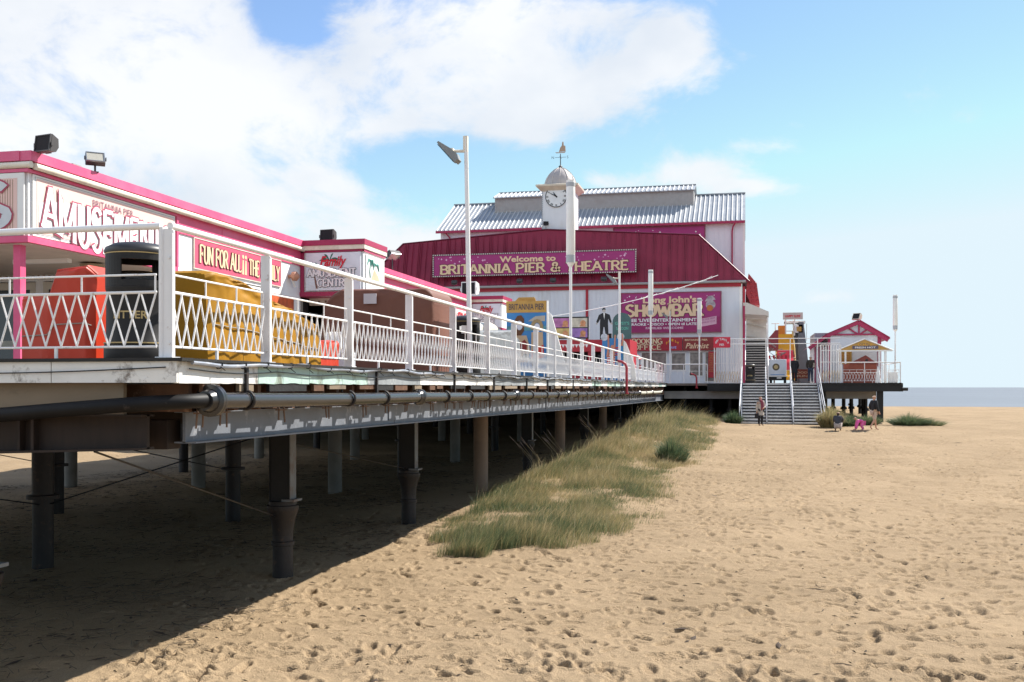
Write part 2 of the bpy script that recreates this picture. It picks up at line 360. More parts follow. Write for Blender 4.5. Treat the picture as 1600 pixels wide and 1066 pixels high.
def vnoise(x, y, s, k=0):
    r = np.random.RandomState(100+k); g = r.rand(64,64); xi = x/s; yi = y/s; x0 = np.floor(xi).astype(int); y0 = np.floor(yi).astype(int); fx = xi-x0; fy = yi-y0
    fx = fx*fx*(3-2*fx); fy = fy*fy*(3-2*fy); G = lambda i, j: g[i % 64, j % 64]
    return (G(x0,y0)*(1-fx)+G(x0+1,y0)*fx)*(1-fy) + (G(x0,y0+1)*(1-fx)+G(x0+1,y0+1)*fx)*fy
def build_sand():
    s = np.concatenate([[-30,-10,-4,-2.2,-1.5], np.linspace(-1.05,.42,960), [.6,.9,1.5,3,10,30]])
    ys = [2.0]
    while ys[-1] < 134: ys.append(ys[-1] + max(.016, .0034*ys[-1] - .008))
    ys = np.array([-60,-20,-5,0] + ys); nr, ncol = len(ys), len(s)
    Yg = np.repeat(ys[:,None], ncol, 1); wd = np.maximum(ys+2, 4)
    Xg = s[None,:]*wd[:,None]
    Z = ground_h(Xg, Yg)
    Z += (.042*(vnoise(Xg+50, Yg+50, 1.1, 21)-.5) + .024*(vnoise(Xg*1.0+50, Yg*1.6+50, .42, 22)-.5) + .016*(vnoise(Xg+50, Yg+50, .16, 23)-.5)*sstep(45,15,Yg))*((Yg>3)&(Yg<80))
    # small lumps everywhere
    for fx, fy, am in ((9,7,.0045),(17,21,.003),(31,27,.002)):
        Z += am*np.sin(Xg*fx+2*np.sin(Yg*fy*.31))*np.sin(Yg*fy+2*np.sin(Xg*fx*.27))*sstep(50, 15, Yg)
    rs = np.random.RandomState(11); P = []
    for t in range(150):                     # trails of steps
        y = rs.uniform(9, 62); x = rs.uniform(-.42, .34)*(y+2)+rs.normal()*1; a = rs.uniform(0, 6.28); st = rs.uniform(.55, .75)
        if rs.rand() < .5: a = rs.normal(math.pi/2, .5)
        for k in range(rs.randint(12, 50)):
            a += rs.normal()*.08; x += math.cos(a)*st; y += math.sin(a)*st; sd_ = (-1)**k*.11
            P.append((x-math.sin(a)*sd_, y+math.cos(a)*sd_, a+rs.normal()*.12, rs.uniform(.8,1.1)))
    for t in range(9000):
        y = 8.5+55*rs.rand()**1.25; x = rs.uniform(-.55, .38)*(y+2); P.append((x, y, rs.uniform(0, 6.28), rs.uniform(.35, 1.05)))
    for x, y, a, sc_ in P:
        if y < 4.5 or y > 75: continue
        if x < -7: sc_ *= .8
        if (float(np.interp(y,*LE)) < x < float(np.interp(y,*RE_)) and y > 19): continue
        L_, B_ = .15*sc_, .068*sc_; R_ = .30*sc_
        i0, i1 = np.searchsorted(ys, [y-R_, y+R_]); wy = y+2
        j0, j1 = np.searchsorted(s, [(x-R_)/wy-.002, (x+R_)/wy+.002])
        if i1-i0 < 1 or j1-j0 < 1: continue
        dx = Xg[i0:i1, j0:j1]-x; dy = Yg[i0:i1, j0:j1]-y
        u = (dx*math.cos(a)+dy*math.sin(a))/L_; v = (-dx*math.sin(a)+dy*math.cos(a))/B_
        q = np.sqrt(u*u+v*v); dep = .050*sc_*rs.uniform(.45, 1.15)
        Z[i0:i1, j0:j1] += -dep*sstep(1.12, .80, q) + dep*.26*np.exp(-((q-1.5)/.32)**2)
    V = np.stack([Xg.ravel(), Yg.ravel(), Z.ravel()], 1).astype(np.float32)
    idx = np.arange(nr*ncol).reshape(nr, ncol)
    F = np.stack([idx[:-1,:-1], idx[:-1,1:], idx[1:,1:], idx[1:,:-1]], -1).reshape(-1, 4).astype(np.int32)
    me = bpy.data.meshes.new('sand'); me.vertices.add(len(V)); me.vertices.foreach_set('co', V.ravel())
    me.loops.add(F.size); me.loops.foreach_set('vertex_index', F.ravel()); me.polygons.add(len(F))
    me.polygons.foreach_set('loop_start', np.arange(0, F.size, 4, dtype=np.int32)); me.polygons.foreach_set('loop_total', np.full(len(F), 4, np.int32))
    me.polygons.foreach_set('use_smooth', np.ones(len(F), bool)); me.update(calc_edges=True)
    o = bpy.data.objects.new('sand', me); C.objects.link(o); tag(o, kind='structure')
    m = bpy.data.materials.new('sand'); m.use_nodes = True; nt = m.node_tree; N = nt.nodes; L = nt.links; b = N['Principled BSDF']
    b.inputs['Roughness'].default_value = .95; b.inputs['Specular IOR Level'].default_value = .1
    g = N.new('ShaderNodeNewGeometry')
    def noi(sc_, det, ro=.6):
        n = N.new('ShaderNodeTexNoise'); n.inputs['Scale'].default_value = sc_; n.inputs['Detail'].default_value = det; n.inputs['Roughness'].default_value = ro; L.new(g.outputs['Position'], n.inputs['Vector']); return n.outputs[0]
    r1 = N.new('ShaderNodeMapRange'); L.new(noi(.35, 6), r1.inputs[0]); r1.inputs[1].default_value = .35; r1.inputs[2].default_value = .65
    m1 = N.new('ShaderNodeMix'); m1.data_type = 'RGBA'; L.new(r1.outputs[0], m1.inputs[0]); m1.inputs[6].default_value = (.39,.283,.172,1); m1.inputs[7].default_value = (.475,.348,.215,1)
    r2 = N.new('ShaderNodeMapRange'); L.new(noi(55, 4, .8), r2.inputs[0]); r2.inputs[1].default_value = .3; r2.inputs[2].default_value = .75
    m2 = N.new('ShaderNodeMix'); m2.data_type = 'RGBA'; m2.blend_type = 'MULTIPLY'; m2.inputs[0].default_value = .5; L.new(m1.outputs[2], m2.inputs[6]); L.new(r2.outputs[0], m2.inputs[7])
    r3 = N.new('ShaderNodeMapRange'); L.new(noi(2.2, 8, .75), r3.inputs[0]); r3.inputs[1].default_value = .64; r3.inputs[2].default_value = .72; r3.inputs[4].default_value = .45
    m3 = N.new('ShaderNodeMix'); m3.data_type = 'RGBA'; L.new(r3.outputs[0], m3.inputs[0]); L.new(m2.outputs[2], m3.inputs[6]); m3.inputs[7].default_value = (.20,.135,.08,1)
    L.new(m3.outputs[2], b.inputs['Base Color'])
    bp = N.new('ShaderNodeBump'); bp.inputs['Strength'].default_value = .7; bp.inputs['Distance'].default_value = .04
    ad = N.new('ShaderNodeMath'); ad.operation = 'ADD'; L.new(noi(14, 5, .6), ad.inputs[0]); L.new(noi(60, 3), ad.inputs[1]); L.new(ad.outputs[0], bp.inputs['Height']); L.new(bp.outputs[0], b.inputs['Normal'])
    me.materials.append(m)
build_sand()
def build_sea():
    mb = MB(); ys = [100,108,116,130,150,180,230,300,420,650,1100,2200,8000]; xs = [-7000,-1500,-400,-100,0,60,150,400,1500,7000]
    v = [(x, y, -.22) for y in ys for x in xs]; n = len(xs)
    mb.add(v, [(i*n+j, i*n+j+1, (i+1)*n+j+1, (i+1)*n+j) for i in range(len(ys)-1) for j in range(n-1)])
    m = mat('sea_water', (.155,.18,.21), .75, var=.10, vs=.02, stretch=(.4,1,1), spec=.08)
    nt = m.node_tree; g = nt.nodes.new('ShaderNodeNewGeometry'); mp = nt.nodes.new('ShaderNodeMapping'); mp.inputs['Scale'].default_value = (.25,1,1)
    nz = nt.nodes.new('ShaderNodeTexNoise'); nz.inputs['Scale'].default_value = .8; nz.inputs['Detail'].default_value = 6
    bp = nt.nodes.new('ShaderNodeBump'); bp.inputs['Strength'].default_value = .9; bp.inputs['Distance'].default_value = .5
    nt.links.new(g.outputs['Position'], mp.inputs[0]); nt.links.new(mp.outputs[0], nz.inputs['Vector']); nt.links.new(nz.outputs[0], bp.inputs['Height']); nt.links.new(bp.outputs[0], nt.nodes['Principled BSDF'].inputs['Normal'])
    tag(mb.build('sea', m), kind='structure')
build_sea()

# ---------------------------------------------------------------- grass
def grass_mat(name, stops):
    m = bpy.data.materials.new(name); m.use_nodes = True; nt = m.node_tree; N = nt.nodes; L = nt.links; b = N['Principled BSDF']
    b.inputs['Roughness'].default_value = .55; b.inputs['Specular IOR Level'].default_value = .3
    a = N.new('ShaderNodeAttribute'); a.attribute_name = 'tone'; cr = N.new('ShaderNodeValToRGB'); L.new(a.outputs['Fac'], cr.inputs[0])
    e = cr.color_ramp.elements
    while len(e) < len(stops): e.new(.5)
    for i, (p, c) in enumerate(stops): e[i].position = p; e[i].color = (*c, 1)
    L.new(cr.outputs[0], b.inputs['Base Color'])
    tr = N.new('ShaderNodeBsdfTranslucent'); L.new(cr.outputs[0], tr.inputs[0]); mx = N.new('ShaderNodeMixShader'); mx.inputs[0].default_value = .35
    L.new(b.outputs[0], mx.inputs[1]); L.new(tr.outputs[0], mx.inputs[2]); L.new(mx.outputs[0], N['Material Output'].inputs[0])
    return m
GRASSM = grass_mat('marram_grass', [(0,(.045,.085,.050)),(.3,(.105,.155,.075)),(.55,(.22,.225,.105)),(.8,(.37,.31,.15)),(1,(.50,.40,.23))])
def blades(name, px, py, ht, wd, lean, tone, rs):
    n = len(px); z0 = ground_h(px, py)-.02; a = rs.uniform(0, 6.283, n); la = rs.normal(.35, .9, n)+lean[1]; ln = ht*(lean[0]+rs.uniform(-.15,.35,n))
    ux, uy = np.cos(a)*wd/2, np.sin(a)*wd/2; lx, ly = np.cos(la)*ln, np.sin(la)*ln
    V = np.zeros((n,5,3)); V[:,0] = np.stack([px-ux,py-uy,z0],1); V[:,1] = np.stack([px+ux,py+uy,z0],1)
    V[:,2] = np.stack([px+ux*.8+lx*.35,py+uy*.8+ly*.35,z0+ht*.6],1); V[:,3] = np.stack([px-ux*.8+lx*.35,py-uy*.8+ly*.35,z0+ht*.6],1)
    V[:,4] = np.stack([px+lx,py+ly,z0+ht*.97],1)
    b = np.arange(n)*5; lo = np.stack([b,b+1,b+2,b+3,b+3,b+2,b+4],1).ravel().astype(np.int32)
    me = bpy.data.meshes.new(name); me.vertices.add(n*5); me.vertices.foreach_set('co', V.astype(np.float32).ravel())
    me.loops.add(len(lo)); me.loops.foreach_set('vertex_index', lo); me.polygons.add(2*n)
    st = np.stack([np.arange(n)*7, np.arange(n)*7+4],1).ravel().astype(np.int32); me.polygons.foreach_set('loop_start', st); me.polygons.foreach_set('loop_total', np.tile([4,3], n).astype(np.int32))
    me.update(calc_edges=True)
    at = me.attributes.new('tone', 'FLOAT', 'FACE'); at.data.foreach_set('value', np.repeat(np.clip(tone,0,1), 2).astype(np.float32))
    me.materials.append(GRASSM); o = bpy.data.objects.new(name, me); C.objects.link(o); return o
def dune_grass():
    rs = np.random.RandomState(5); n = 520000
    y = 17.9 + (67-17.9)*rs.rand(n)**1.15; lft = np.interp(y, *LE)-.30-.3*(y<22); rgt = np.interp(y, *RE_)+.75; x = lft + (rgt-lft)*rs.rand(n)
    e = np.minimum(x-lft, (rgt-x)*.8)/(.5)
    nn = .6*vnoise(x, y, .9, 1)+.4*vnoise(x, y, .28, 2); dens = np.clip(e, 0, 1)*.9 - .0 
    bare = sstep(.55,.8, vnoise(x+7, y, 1.7, 3))*sstep(.35, 1.0, (x-lft)/(rgt-lft))
    e2 = e + .25 - 1.5*np.maximum(0, vnoise(x, y, .5, 8)-.25) - .7*vnoise(x, y, 1.5, 9)*(e < 1.6); dens = np.clip(e2, 0, 1)
    keep = rs.rand(n) < np.clip((nn-.22)*2.2, .05, 1)*dens*(1-.8*bare)*np.interp(y, [18,30,45,67],[1,.85,.6,.4])
    x, y, nn = x[keep], y[keep], nn[keep]
    hv = vnoise(x, y, 1.3, 4)
    lf = x-np.interp(y, *LE)
    ht = (.07 + .30*hv**1.6 + .05*nn)*np.interp(y,[18,30,45,60],[1.3,1.5,1.6,1.7])*np.interp(lf,[0,.9,2.6,4.3],[.8,1.2,.75,.5])*rs.uniform(.45,1.15,len(x))*np.where(rs.rand(len(x))<.05,2.0,1)
    tone = .54 + .55*(vnoise(x, y, 1.1, 5)-.4) + .25*(vnoise(x,y,.35,6)-.5) + .75*(rs.rand(len(x))-.42) - .10*np.exp(-((y-20)/2.6)**2) + .12*sstep(24,34,y)
    wd = np.interp(y,[18,36,60],[.0065,.010,.015])
    tag(blades('dune_grass', x, y, ht, wd, (.45, 0), tone, rs), kind='stuff', label='patchy green and straw dune grass along the pier')
dune_grass()
def tuft(x, y, r, h, n, tone, label, nm='grass_tuft', wd=.014):
    rs = np.random.RandomState(int(abs(x*100+y*10)) % 9999); q = rs.rand(n)**.6; a = rs.uniform(0,6.283,n)
    px = x+np.cos(a)*q*r*.45; py = y+np.sin(a)*q*r*.45
    ht = h*rs.uniform(.55,1.05,n)*(1-.35*q); o = blades(nm, px, py, ht, wd, (.1,0), tone+.55*(rs.rand(n)-.4), rs)
    me = o.data; co = np.zeros(len(me.vertices)*3, np.float32); me.vertices.foreach_get('co', co); co = co.reshape(-1,5,3)
    ox, oy = np.cos(a)*q*r*.75, np.sin(a)*q*r*.75; g0 = ground_h(px, py)
    co[:,2:4,0] += (ox*.4)[:,None]; co[:,2:4,1] += (oy*.4)[:,None]; co[:,4,0] += ox; co[:,4,1] += oy
    co[:,4,2] -= (q*h*.22); me.vertices.foreach_set('co', co.ravel()); me.update()
    return tag(o, label, 'grass clump', 'clumps of marram grass')
tuft(-2.6, 37.2, .85, 1.25, 1500, .22, 'dark green upright tuft on the open edge of the dune grass', wd=.014)
tuft(-.72, 59.2, .8, .95, 900, .12, 'grey green tuft left of the foot of the beach stairs', wd=.02)
tuft(4.35, 56.8, 1.0, 1.5, 1900, .72, 'tall straw coloured clump at the right foot of the beach stairs', wd=.02)
tuft(5.6, 58.8, 1.1, .85, 1100, .18, 'green clump in the shade of the deck between crouching adult and child', wd=.02)
tuft(6.6, 59.4, 1.0, .8, 900, .3, 'low green clump behind the child in pink', wd=.02)
tuft(8.5, 58.2, 1.6, .85, 1600, .22, 'broad green clump beyond the last deck post by the open beach', wd=.02)
tuft(9.6, 58.6, 1.3, .55, 1000, .42, 'low pale clump furthest right on the open beach', wd=.02)
def straw():  # real litter, spread thick to deepen the shade on the sand
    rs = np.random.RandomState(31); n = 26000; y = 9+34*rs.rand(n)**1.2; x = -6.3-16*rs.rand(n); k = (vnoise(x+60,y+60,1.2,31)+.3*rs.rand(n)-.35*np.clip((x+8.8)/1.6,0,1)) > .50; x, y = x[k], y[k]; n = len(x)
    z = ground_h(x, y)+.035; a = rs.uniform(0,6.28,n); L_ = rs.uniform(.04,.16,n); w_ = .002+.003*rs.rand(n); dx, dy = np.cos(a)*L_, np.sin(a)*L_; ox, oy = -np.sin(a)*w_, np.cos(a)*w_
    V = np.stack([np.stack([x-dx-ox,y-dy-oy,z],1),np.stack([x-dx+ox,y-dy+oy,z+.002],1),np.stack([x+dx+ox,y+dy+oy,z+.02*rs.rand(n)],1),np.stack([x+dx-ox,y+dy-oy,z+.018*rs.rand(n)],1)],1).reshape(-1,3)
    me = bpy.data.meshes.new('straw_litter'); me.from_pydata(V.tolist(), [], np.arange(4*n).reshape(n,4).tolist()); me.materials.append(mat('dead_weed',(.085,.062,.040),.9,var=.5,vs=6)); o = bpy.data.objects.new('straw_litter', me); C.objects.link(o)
    tag(o, kind='stuff', label='dead straw and weed spread to darken the shaded sand under the pier')
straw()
def feather(x, y, k, label):
    rs = random.Random(k); mb = MB(); mh = MB(); z = gh(x, y); t = thing('seeding_grass', (x,y,z), label, 'grass', 'seeding grass stems over the pier shadow')
    for i in range(7):
        a = rs.uniform(-.3,.5); L_ = rs.uniform(.8,1.15); dx = -math.cos(a)*L_*rs.uniform(.5,.8); dy = rs.uniform(-.2,.3)
        p0 = Vector((x+rs.uniform(-.2,.2), y+rs.uniform(-.2,.2), gh(x,y)-.02)); p2 = p0+Vector((dx, dy, L_)); p1 = p0.lerp(p2,.5)+Vector((-dx*.15,0,.06))
        mb.path([p0,p1,p2],.005,4); d = (p2-p1).normalized(); mh.path([p2-d*.05,p2+d*.05,p2+d*.16,p2+d*.24],[.003,.009,.008,.002],5)
    mb.build('stem', mat('straw_stem',(.42,.33,.19),.7), t); mh.build('seed_head', mat('seed_head',(.42,.33,.29),.8), t)
def debris():
    rs = random.Random(12); mb = MB(); n = 0
    while n < 900:
        y = 9+44*rs.random()**1.5; x = rs.uniform(-.80,.30)*(y+1.5)
        z = gh(x,y)+.006; a = rs.uniform(0,3.14); L_ = rs.uniform(.012,.05)*(1 if rs.random() < .9 else 2.6)*(1+y/40); w_ = L_*rs.uniform(.1,.4); dx, dy = math.cos(a)*L_, math.sin(a)*L_; px_, py_ = -math.sin(a)*w_, math.cos(a)*w_
        mb.add([(x-dx,y-dy,z),(x+px_,y+py_,z+.004),(x+dx,y+dy,z+.006),(x-px_,y-py_,z+.002),(x,y,z+.016)],[(0,3,4),(3,2,4),(2,1,4),(1,0,4)]); n += 1
    tag(mb.build('beach_debris', mat('dry_seaweed',(.055,.035,.022),.9,var=.4,vs=3)), kind='stuff', label='small dark bits of dry weed and twig scattered on the sand')
debris()
feather(-6.3,31.5,1,'purple tinged seed heads leaning out over the pier shadow'); feather(-6.0,34.0,2,'shorter nodding seed heads nearest the front of the grass bank'); feather(-5.9,41.5,3,'distant single seed stems on the dark edge of the bank')

# ================================================================ PIER
DZ = 2.35
PE = -5.0       # outer face of the fascia
pier = thing('pier', (-8, 8.5, 0), 'long timber and iron pleasure pier on columns over the sand', 'pier')
def build_pier():
    mb = MB()
    # main deck in plank courses (seams along the edge are real gaps)
    mb.box(-22, 8.42, 2.2, -5.06, 45, 2.345); mb.box(-34, 45, 2.2, -5.06, 66.9, 2.345); mb.box(-34, 66.9, 2.2, -.25, 130, 2.345)
    mb.box(-.25, 63.9, 2.2, 9.0, 95, 2.345)
    mb.build('deck', DECKW, pier)
    # nosing board with uneven dark edge
    mb = MB(); y = 8.36
    while y < 66.8:
        l = random.uniform(1.6, 2.8); mb.box(-5.2, y+.01, 2.335, -4.925+random.uniform(-.008,.015), min(y+l, 66.9), 2.362+random.uniform(-.004,.004)); y += l
    mb.box(-22, 8.30, 2.336, -4.93, 8.5, 2.366)
    mb.build('deck_edge', TAR, pier)
    # fascia: weathered boards, each piece painted at another time
    cols = [mat('fascia_white', (.70,.69,.66), .6, var=.08, dirt=(.12,.09,.07), dirt_amt=.85, dscale=4.5, dlo=.55, bump=.25, bs=20),
            mat('fascia_mint', (.42,.56,.50), .6, var=.12, dirt=(.16,.18,.13), dirt_amt=.9, dscale=3, dlo=.54, bump=.3, bs=20),
            mat('fascia_grey', (.25,.27,.28), .65, var=.2, dirt=(.5,.52,.5), dirt_amt=.6, dscale=4, dlo=.56, bump=.3, bs=20)]
    y = 8.36; seq = [0,1,1,2,0,0,2,2,0,2,0,0,0,1]; i = 0
    while y < 66.8:
        l = [1.55,1.3,1.9,2.3,2.6,2.2,1.7,2.4][i % 8]; y1 = min(y+l, 66.9)
        mb = MB(); nseg = max(2, int((y1-y)/.12)); low = []
        for k in range(nseg+1):
            yy = y+.006+(y1-y-.012)*k/nseg; nz = mn.noise(Vector((yy*2.1, i*3.1, 0)))
            low.append((yy, 2.135+(.035*max(0,nz)+.012*mn.noise(Vector((yy*11,0,0))) if i % 4 in (1,2) else .006*mn.noise(Vector((yy*9,0,0))))))
        mb.prism([(PE, low[0][0], 2.333)]+[(PE, a, b) for a, b in low]+[(PE, low[-1][0], 2.333)], (-.055,0,0))
        mb.build('fascia_board', cols[seq[i % len(seq)]], pier); y = y1; i += 1
    mb = MB(); mb.box(-22, 8.33, 2.14, -6.3, 8.385, 2.334); mb.build('fascia_board', cols[0], pier)
    mb = MB(); mb.box(-6.29, 8.33, 2.14, PE-.003, 8.385, 2.334); mb.build('fascia_board', cols[0], pier)
    # straps on the fascia
    for y in (9.6, 13.4, 17.3, 20.2, 23.4, 26.0, 30, 34.5, 40): MB().box(PE+.001, y, 1.95, PE+.03, y+.045, 2.32).build('iron_strap', IRON, pier)
    # joists
    proto = None; y = 8.75; k = 0; rest = MB()
    while y < 66:
        zt = 2.13; zb = beam_top(y)
        if k < 96:
            if proto is None: mb = MB(); mb.box(-9.2, -.035, 0, -5.10, .035, 1); proto = mb.build('joist', JOIST, pier); j = proto
            else: j = inst(proto, 'joist', pier, (0,0,0))
            j.location = (random.uniform(-.02,.03), y, zb+.003); j.scale = (1, random.uniform(.8,1.5), zt-zb-.006)
        else: rest.box(-9.2, y-.035, zb+.003, -5.10, y+.035, zt)
        y += random.uniform(.38,.5)*(1 if y < 40 else 1.15); k += 1
    if rest.v: tag(rest.build('joist', JOIST, pier), kind='stuff')
    y = 8.8  # added boards below the fascia that cut sun patches on the beam
    while y < 60:
        l = random.uniform(.25, 1.3); g_ = random.uniform(.1, .5)
        MB().box(-5.05, y, 2.045+random.uniform(0,.03), -5.01, y+l, 2.134).build('added_shade_board', random.choice([JOIST, TAR, PLY]), pier); y += l+g_*(1 if y < 30 else 2)
    # hanger bolts under the joist ends
    y = 8.95; rb = mat('rusty_bolt',(.16,.10,.07),.7,var=.3)
    while y < 60:
        mb = MB()
        for d in (-.05, .06): mb.tube((-5.12, y+d, beam_top(y)+.06), (-5.12+random.uniform(-.02,.02), y+d+random.uniform(-.01,.01), beam_top(y)-random.uniform(.10,.17)), .010, 5)
        mb.box(-5.15, y-.08, beam_top(y)-.02, -5.09, y+.09, beam_top(y)-.005); mb.build('hanger_bolt', rb, pier); y += random.choice([.45,.9,.55,1.3]) if y < 30 else .9
    # edge I-beam, in lengths
    ys = [8.95, 15, 21.3, 27.5, 34, 41, 48, 55, 62, 67]
    for a, b in zip(ys[:-1], ys[1:]):
        mb = MB(); b2 = b-.02
        for (x0, x1, t0, t1) in ((-5.31,-5.28,.02,.98),(-5.40,-5.19,.965,1.0),(-5.40,-5.17,0,.05)):
            v = []
            for y in (a, b2):
                zt, zb = beam_top(y), beam_bot(y)
                for x in (x0, x1):
                    for t in (t0, t1): v.append((x, y, zb+(zt-zb)*t))
            mb.add(v, [(0,1,3,2),(4,6,7,5),(0,4,5,1),(2,3,7,6),(1,5,7,3),(0,2,6,4)])
        mb.box(-5.281, b-.30, beam_bot(b)+.07, -5.262, b-.03, beam_top(b)-.03)
        mb.build('edge_beam', GREYB, pier)
    # end face: plywood and rusty beam
    mb = MB(); mb.box(-22, 8.45, 1.845, -5.62, 8.5, 2.137); mb.build('plywood_panel', PLY, pier)
    mb = MB()
    for (ya,yb,ta,tb) in ((8.52,8.56,0,1),(8.40,8.64,0,.06),(8.42,8.64,.95,1)):
        zf = lambda x, t: (1.52+.035*(x+5.42))*(1-t)+1.843*t if x > -12 else (1.52-.23)*(1-t)+1.843*t
        for xa, xb in ((-12,-5.42),(-22,-12)): mb.add([(xa,ya,zf(xa,ta)),(xb,ya,zf(xb,ta)),(xb,yb,zf(xb,ta)),(xa,yb,zf(xa,ta)),(xa,ya,zf(xa,tb)),(xb,ya,zf(xb,tb)),(xb,yb,zf(xb,tb)),(xa,yb,zf(xa,tb))],[(0,3,2,1),(4,5,6,7),(0,1,5,4),(1,2,6,5),(2,3,7,6),(3,0,4,7)])
    for x in (-6.6,-6.75,-8.6,-10.6,-12.6): mb.box(x, 8.44, 1.50, x+.03, 8.519, 1.83)
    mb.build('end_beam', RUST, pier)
    # cross beams over the column rows
    for i, y in enumerate(ROWS):
        if y > 70: break
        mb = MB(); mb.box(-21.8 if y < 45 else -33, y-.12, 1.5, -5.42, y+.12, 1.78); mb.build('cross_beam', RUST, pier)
    mb = MB()
    for x in (-7.3,-11.7,-16.1,-20.5): mb.box(x-.1, 8.9, 1.79, x+.1, 66, 2.12)
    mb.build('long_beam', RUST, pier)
    # diagonal tie rods
    for a, b in (((-6.1,8.7,1.48),(-7.35,15.2,.02)),((-7.3,15.5,1.2),(-7.3,21.5,.30)),((-11.7,15.5,1.3),(-11.7,21.6,.2)),((-7.4,15.3,1.4),(-11.6,15.3,.1)),((-16.1,15.5,1.4),(-16.1,21.6,.2)),((-11.7,9.2,1.3),(-11.7,15.2,.1))):
        MB().tube(a, b, .011, 5).build('tie_rod', BLACK, pier)
    # columns
    def iron_col(x, y):
        z0 = gh(x, y)-.3; zt = 1.5
        m1 = MB(); m1.lathe((x,y,0), [(.175,z0),(.165,-.9),(.162,-.46),(.185,-.45),(.185,-.39),(.165,-.38),(.163,-.30)], 20); c = m1.build('column', IRON, pier, True)
        m1 = MB(); m1.lathe((x,y,0), [(.164,-.299),(.170,-.18),(.195,-.04),(.245,.10),(.255,.14),(.255,.19),(.225,.20),(.225,.26)], 20); m1.build('capital', IRON, c, True)
        m1 = MB(); m1.box(x-.17,y-.10,.261,x+.17,y-.08,zt); m1.box(x-.185,y-.12,.261,x-.171,y+.12,zt); m1.build('post', TAR, c)
        m1 = MB(); m1.box(x+.171,y-.12 if y > 10 else y-.02,.30,x+.185,y+.10 if y > 10 else y+.02,zt); m1.box(x+.05,y-.16,.262,x+.27,y+.14,.299); m1.build('flange_plate', LIRON, c)
    def conc_col(x, y, m_):
        m1 = MB(); m1.lathe((x,y,0), [(.205,gh(x,y)-.3),(.205,1.49)], 24); m1.build('column', m_, pier, True)
    def thin_col(x, y):
        m1 = MB(); m1.lathe((x,y,0), [(.175,gh(x,y)-.3),(.17,.18),(.27,.19),(.27,.25),(.18,.26),(.18,1.49)], 14); m1.build('column', IRON, pier, True)
    for i, y in enumerate(ROWS):
        xs = [-7.3,-11.7,-16.1,-20.5] if y < 44 else [-7.3,-11.7,-16.1,-20.5,-25,-30]
        for j, x in enumerate(xs):
            if i == 0 and j == 0: iron_col(x-.36, y); continue
            if i in (3, 5, 7): conc_col(x, y, CONC if j == 0 else CONC2)
            elif j == 0: iron_col(x, y)
            else: thin_col(x+random.uniform(-.2,.2), y)
    # seaward block: tarred front beams, pale boards, added light-blocking screen beneath
    mb = MB(); mb.box(-2.4, 66.80, 1.86, -.26, 66.95, 2.33); mb.box(-.24, 63.80, 1.86, -.05, 63.95, 2.33); mb.box(4.3, 63.78, 1.84, 8.95, 63.96, 2.34)
    mb.box(8.9, 63.97, 1.84, 9.05, 90, 2.33)
    x = 4.4
    while x < 8.9: mb.box(x, 63.72, 2.20+random.uniform(0,.08), x+.16, 63.775, 2.36); x += .23
    mb.tube((8.98,63.85,1.98),(9.3,63.85,1.98),.10,12)
    mb.build('front_beam', TAR, pier)
    mb = MB(); mb.box(4.35, 65.6, 1.38, 7.75, 65.7, 1.84); mb.box(-5.2, 67.6, 1.35, -.3, 67.7, 1.84); mb.build('pale_board', mat('pale_weathered_board',(.36,.34,.32),.7,var=.2,vs=2), pier)
    for x in (7.78,): 
        m1 = MB(); m1.box(x-.17, 63.98, -1.2, x+.17, 64.3, 1.838); m1.build('column', TAR, pier)
    for x, y in ((4.6,64.5),(5.1,70),(5.9,74),(6.6,74),(7.3,76),(8.1,76),(8.5,82),(5.5,82),(4.4,66),(-2.2,68.2),(-3.9,68.2),(-1.0,68.2),(.3,64.6),(3.9,64.6),(2.1,66.8),(7.6,70),(8.6,90)):
        m1 = MB(); m1.lathe((x,y,0), [(.13,-.4),(.13,.55),(.24,.56),(.20,.74),(.13,.75),(.13,2.19)], 10); m1.build('column', TAR, pier)
    mb = MB(); mb.box(-34, 84, -.4, 5.0, 84.2, 2.19); mb.box(-34, 66.9, -.3, -33.8, 84, 2.19); mb.box(4.35,66,-.3,4.5,84,2.19)
    mb.build('added_shade_screen', TAR, pier)  # added under the deck to keep the space behind dark
    m1 = MB(); m1.box(9.3,0,0,9.31,.01,.01)
ROWS = [8.98+6.35*i for i in range(10)]
def beam_top(y): return np.interp(y, [8,35,67], [1.865,1.78,1.62]).item()
def beam_bot(y): return np.interp(y, [8.9,21,32,67], [1.555,1.50,1.40,1.24]).item()
build_pier()

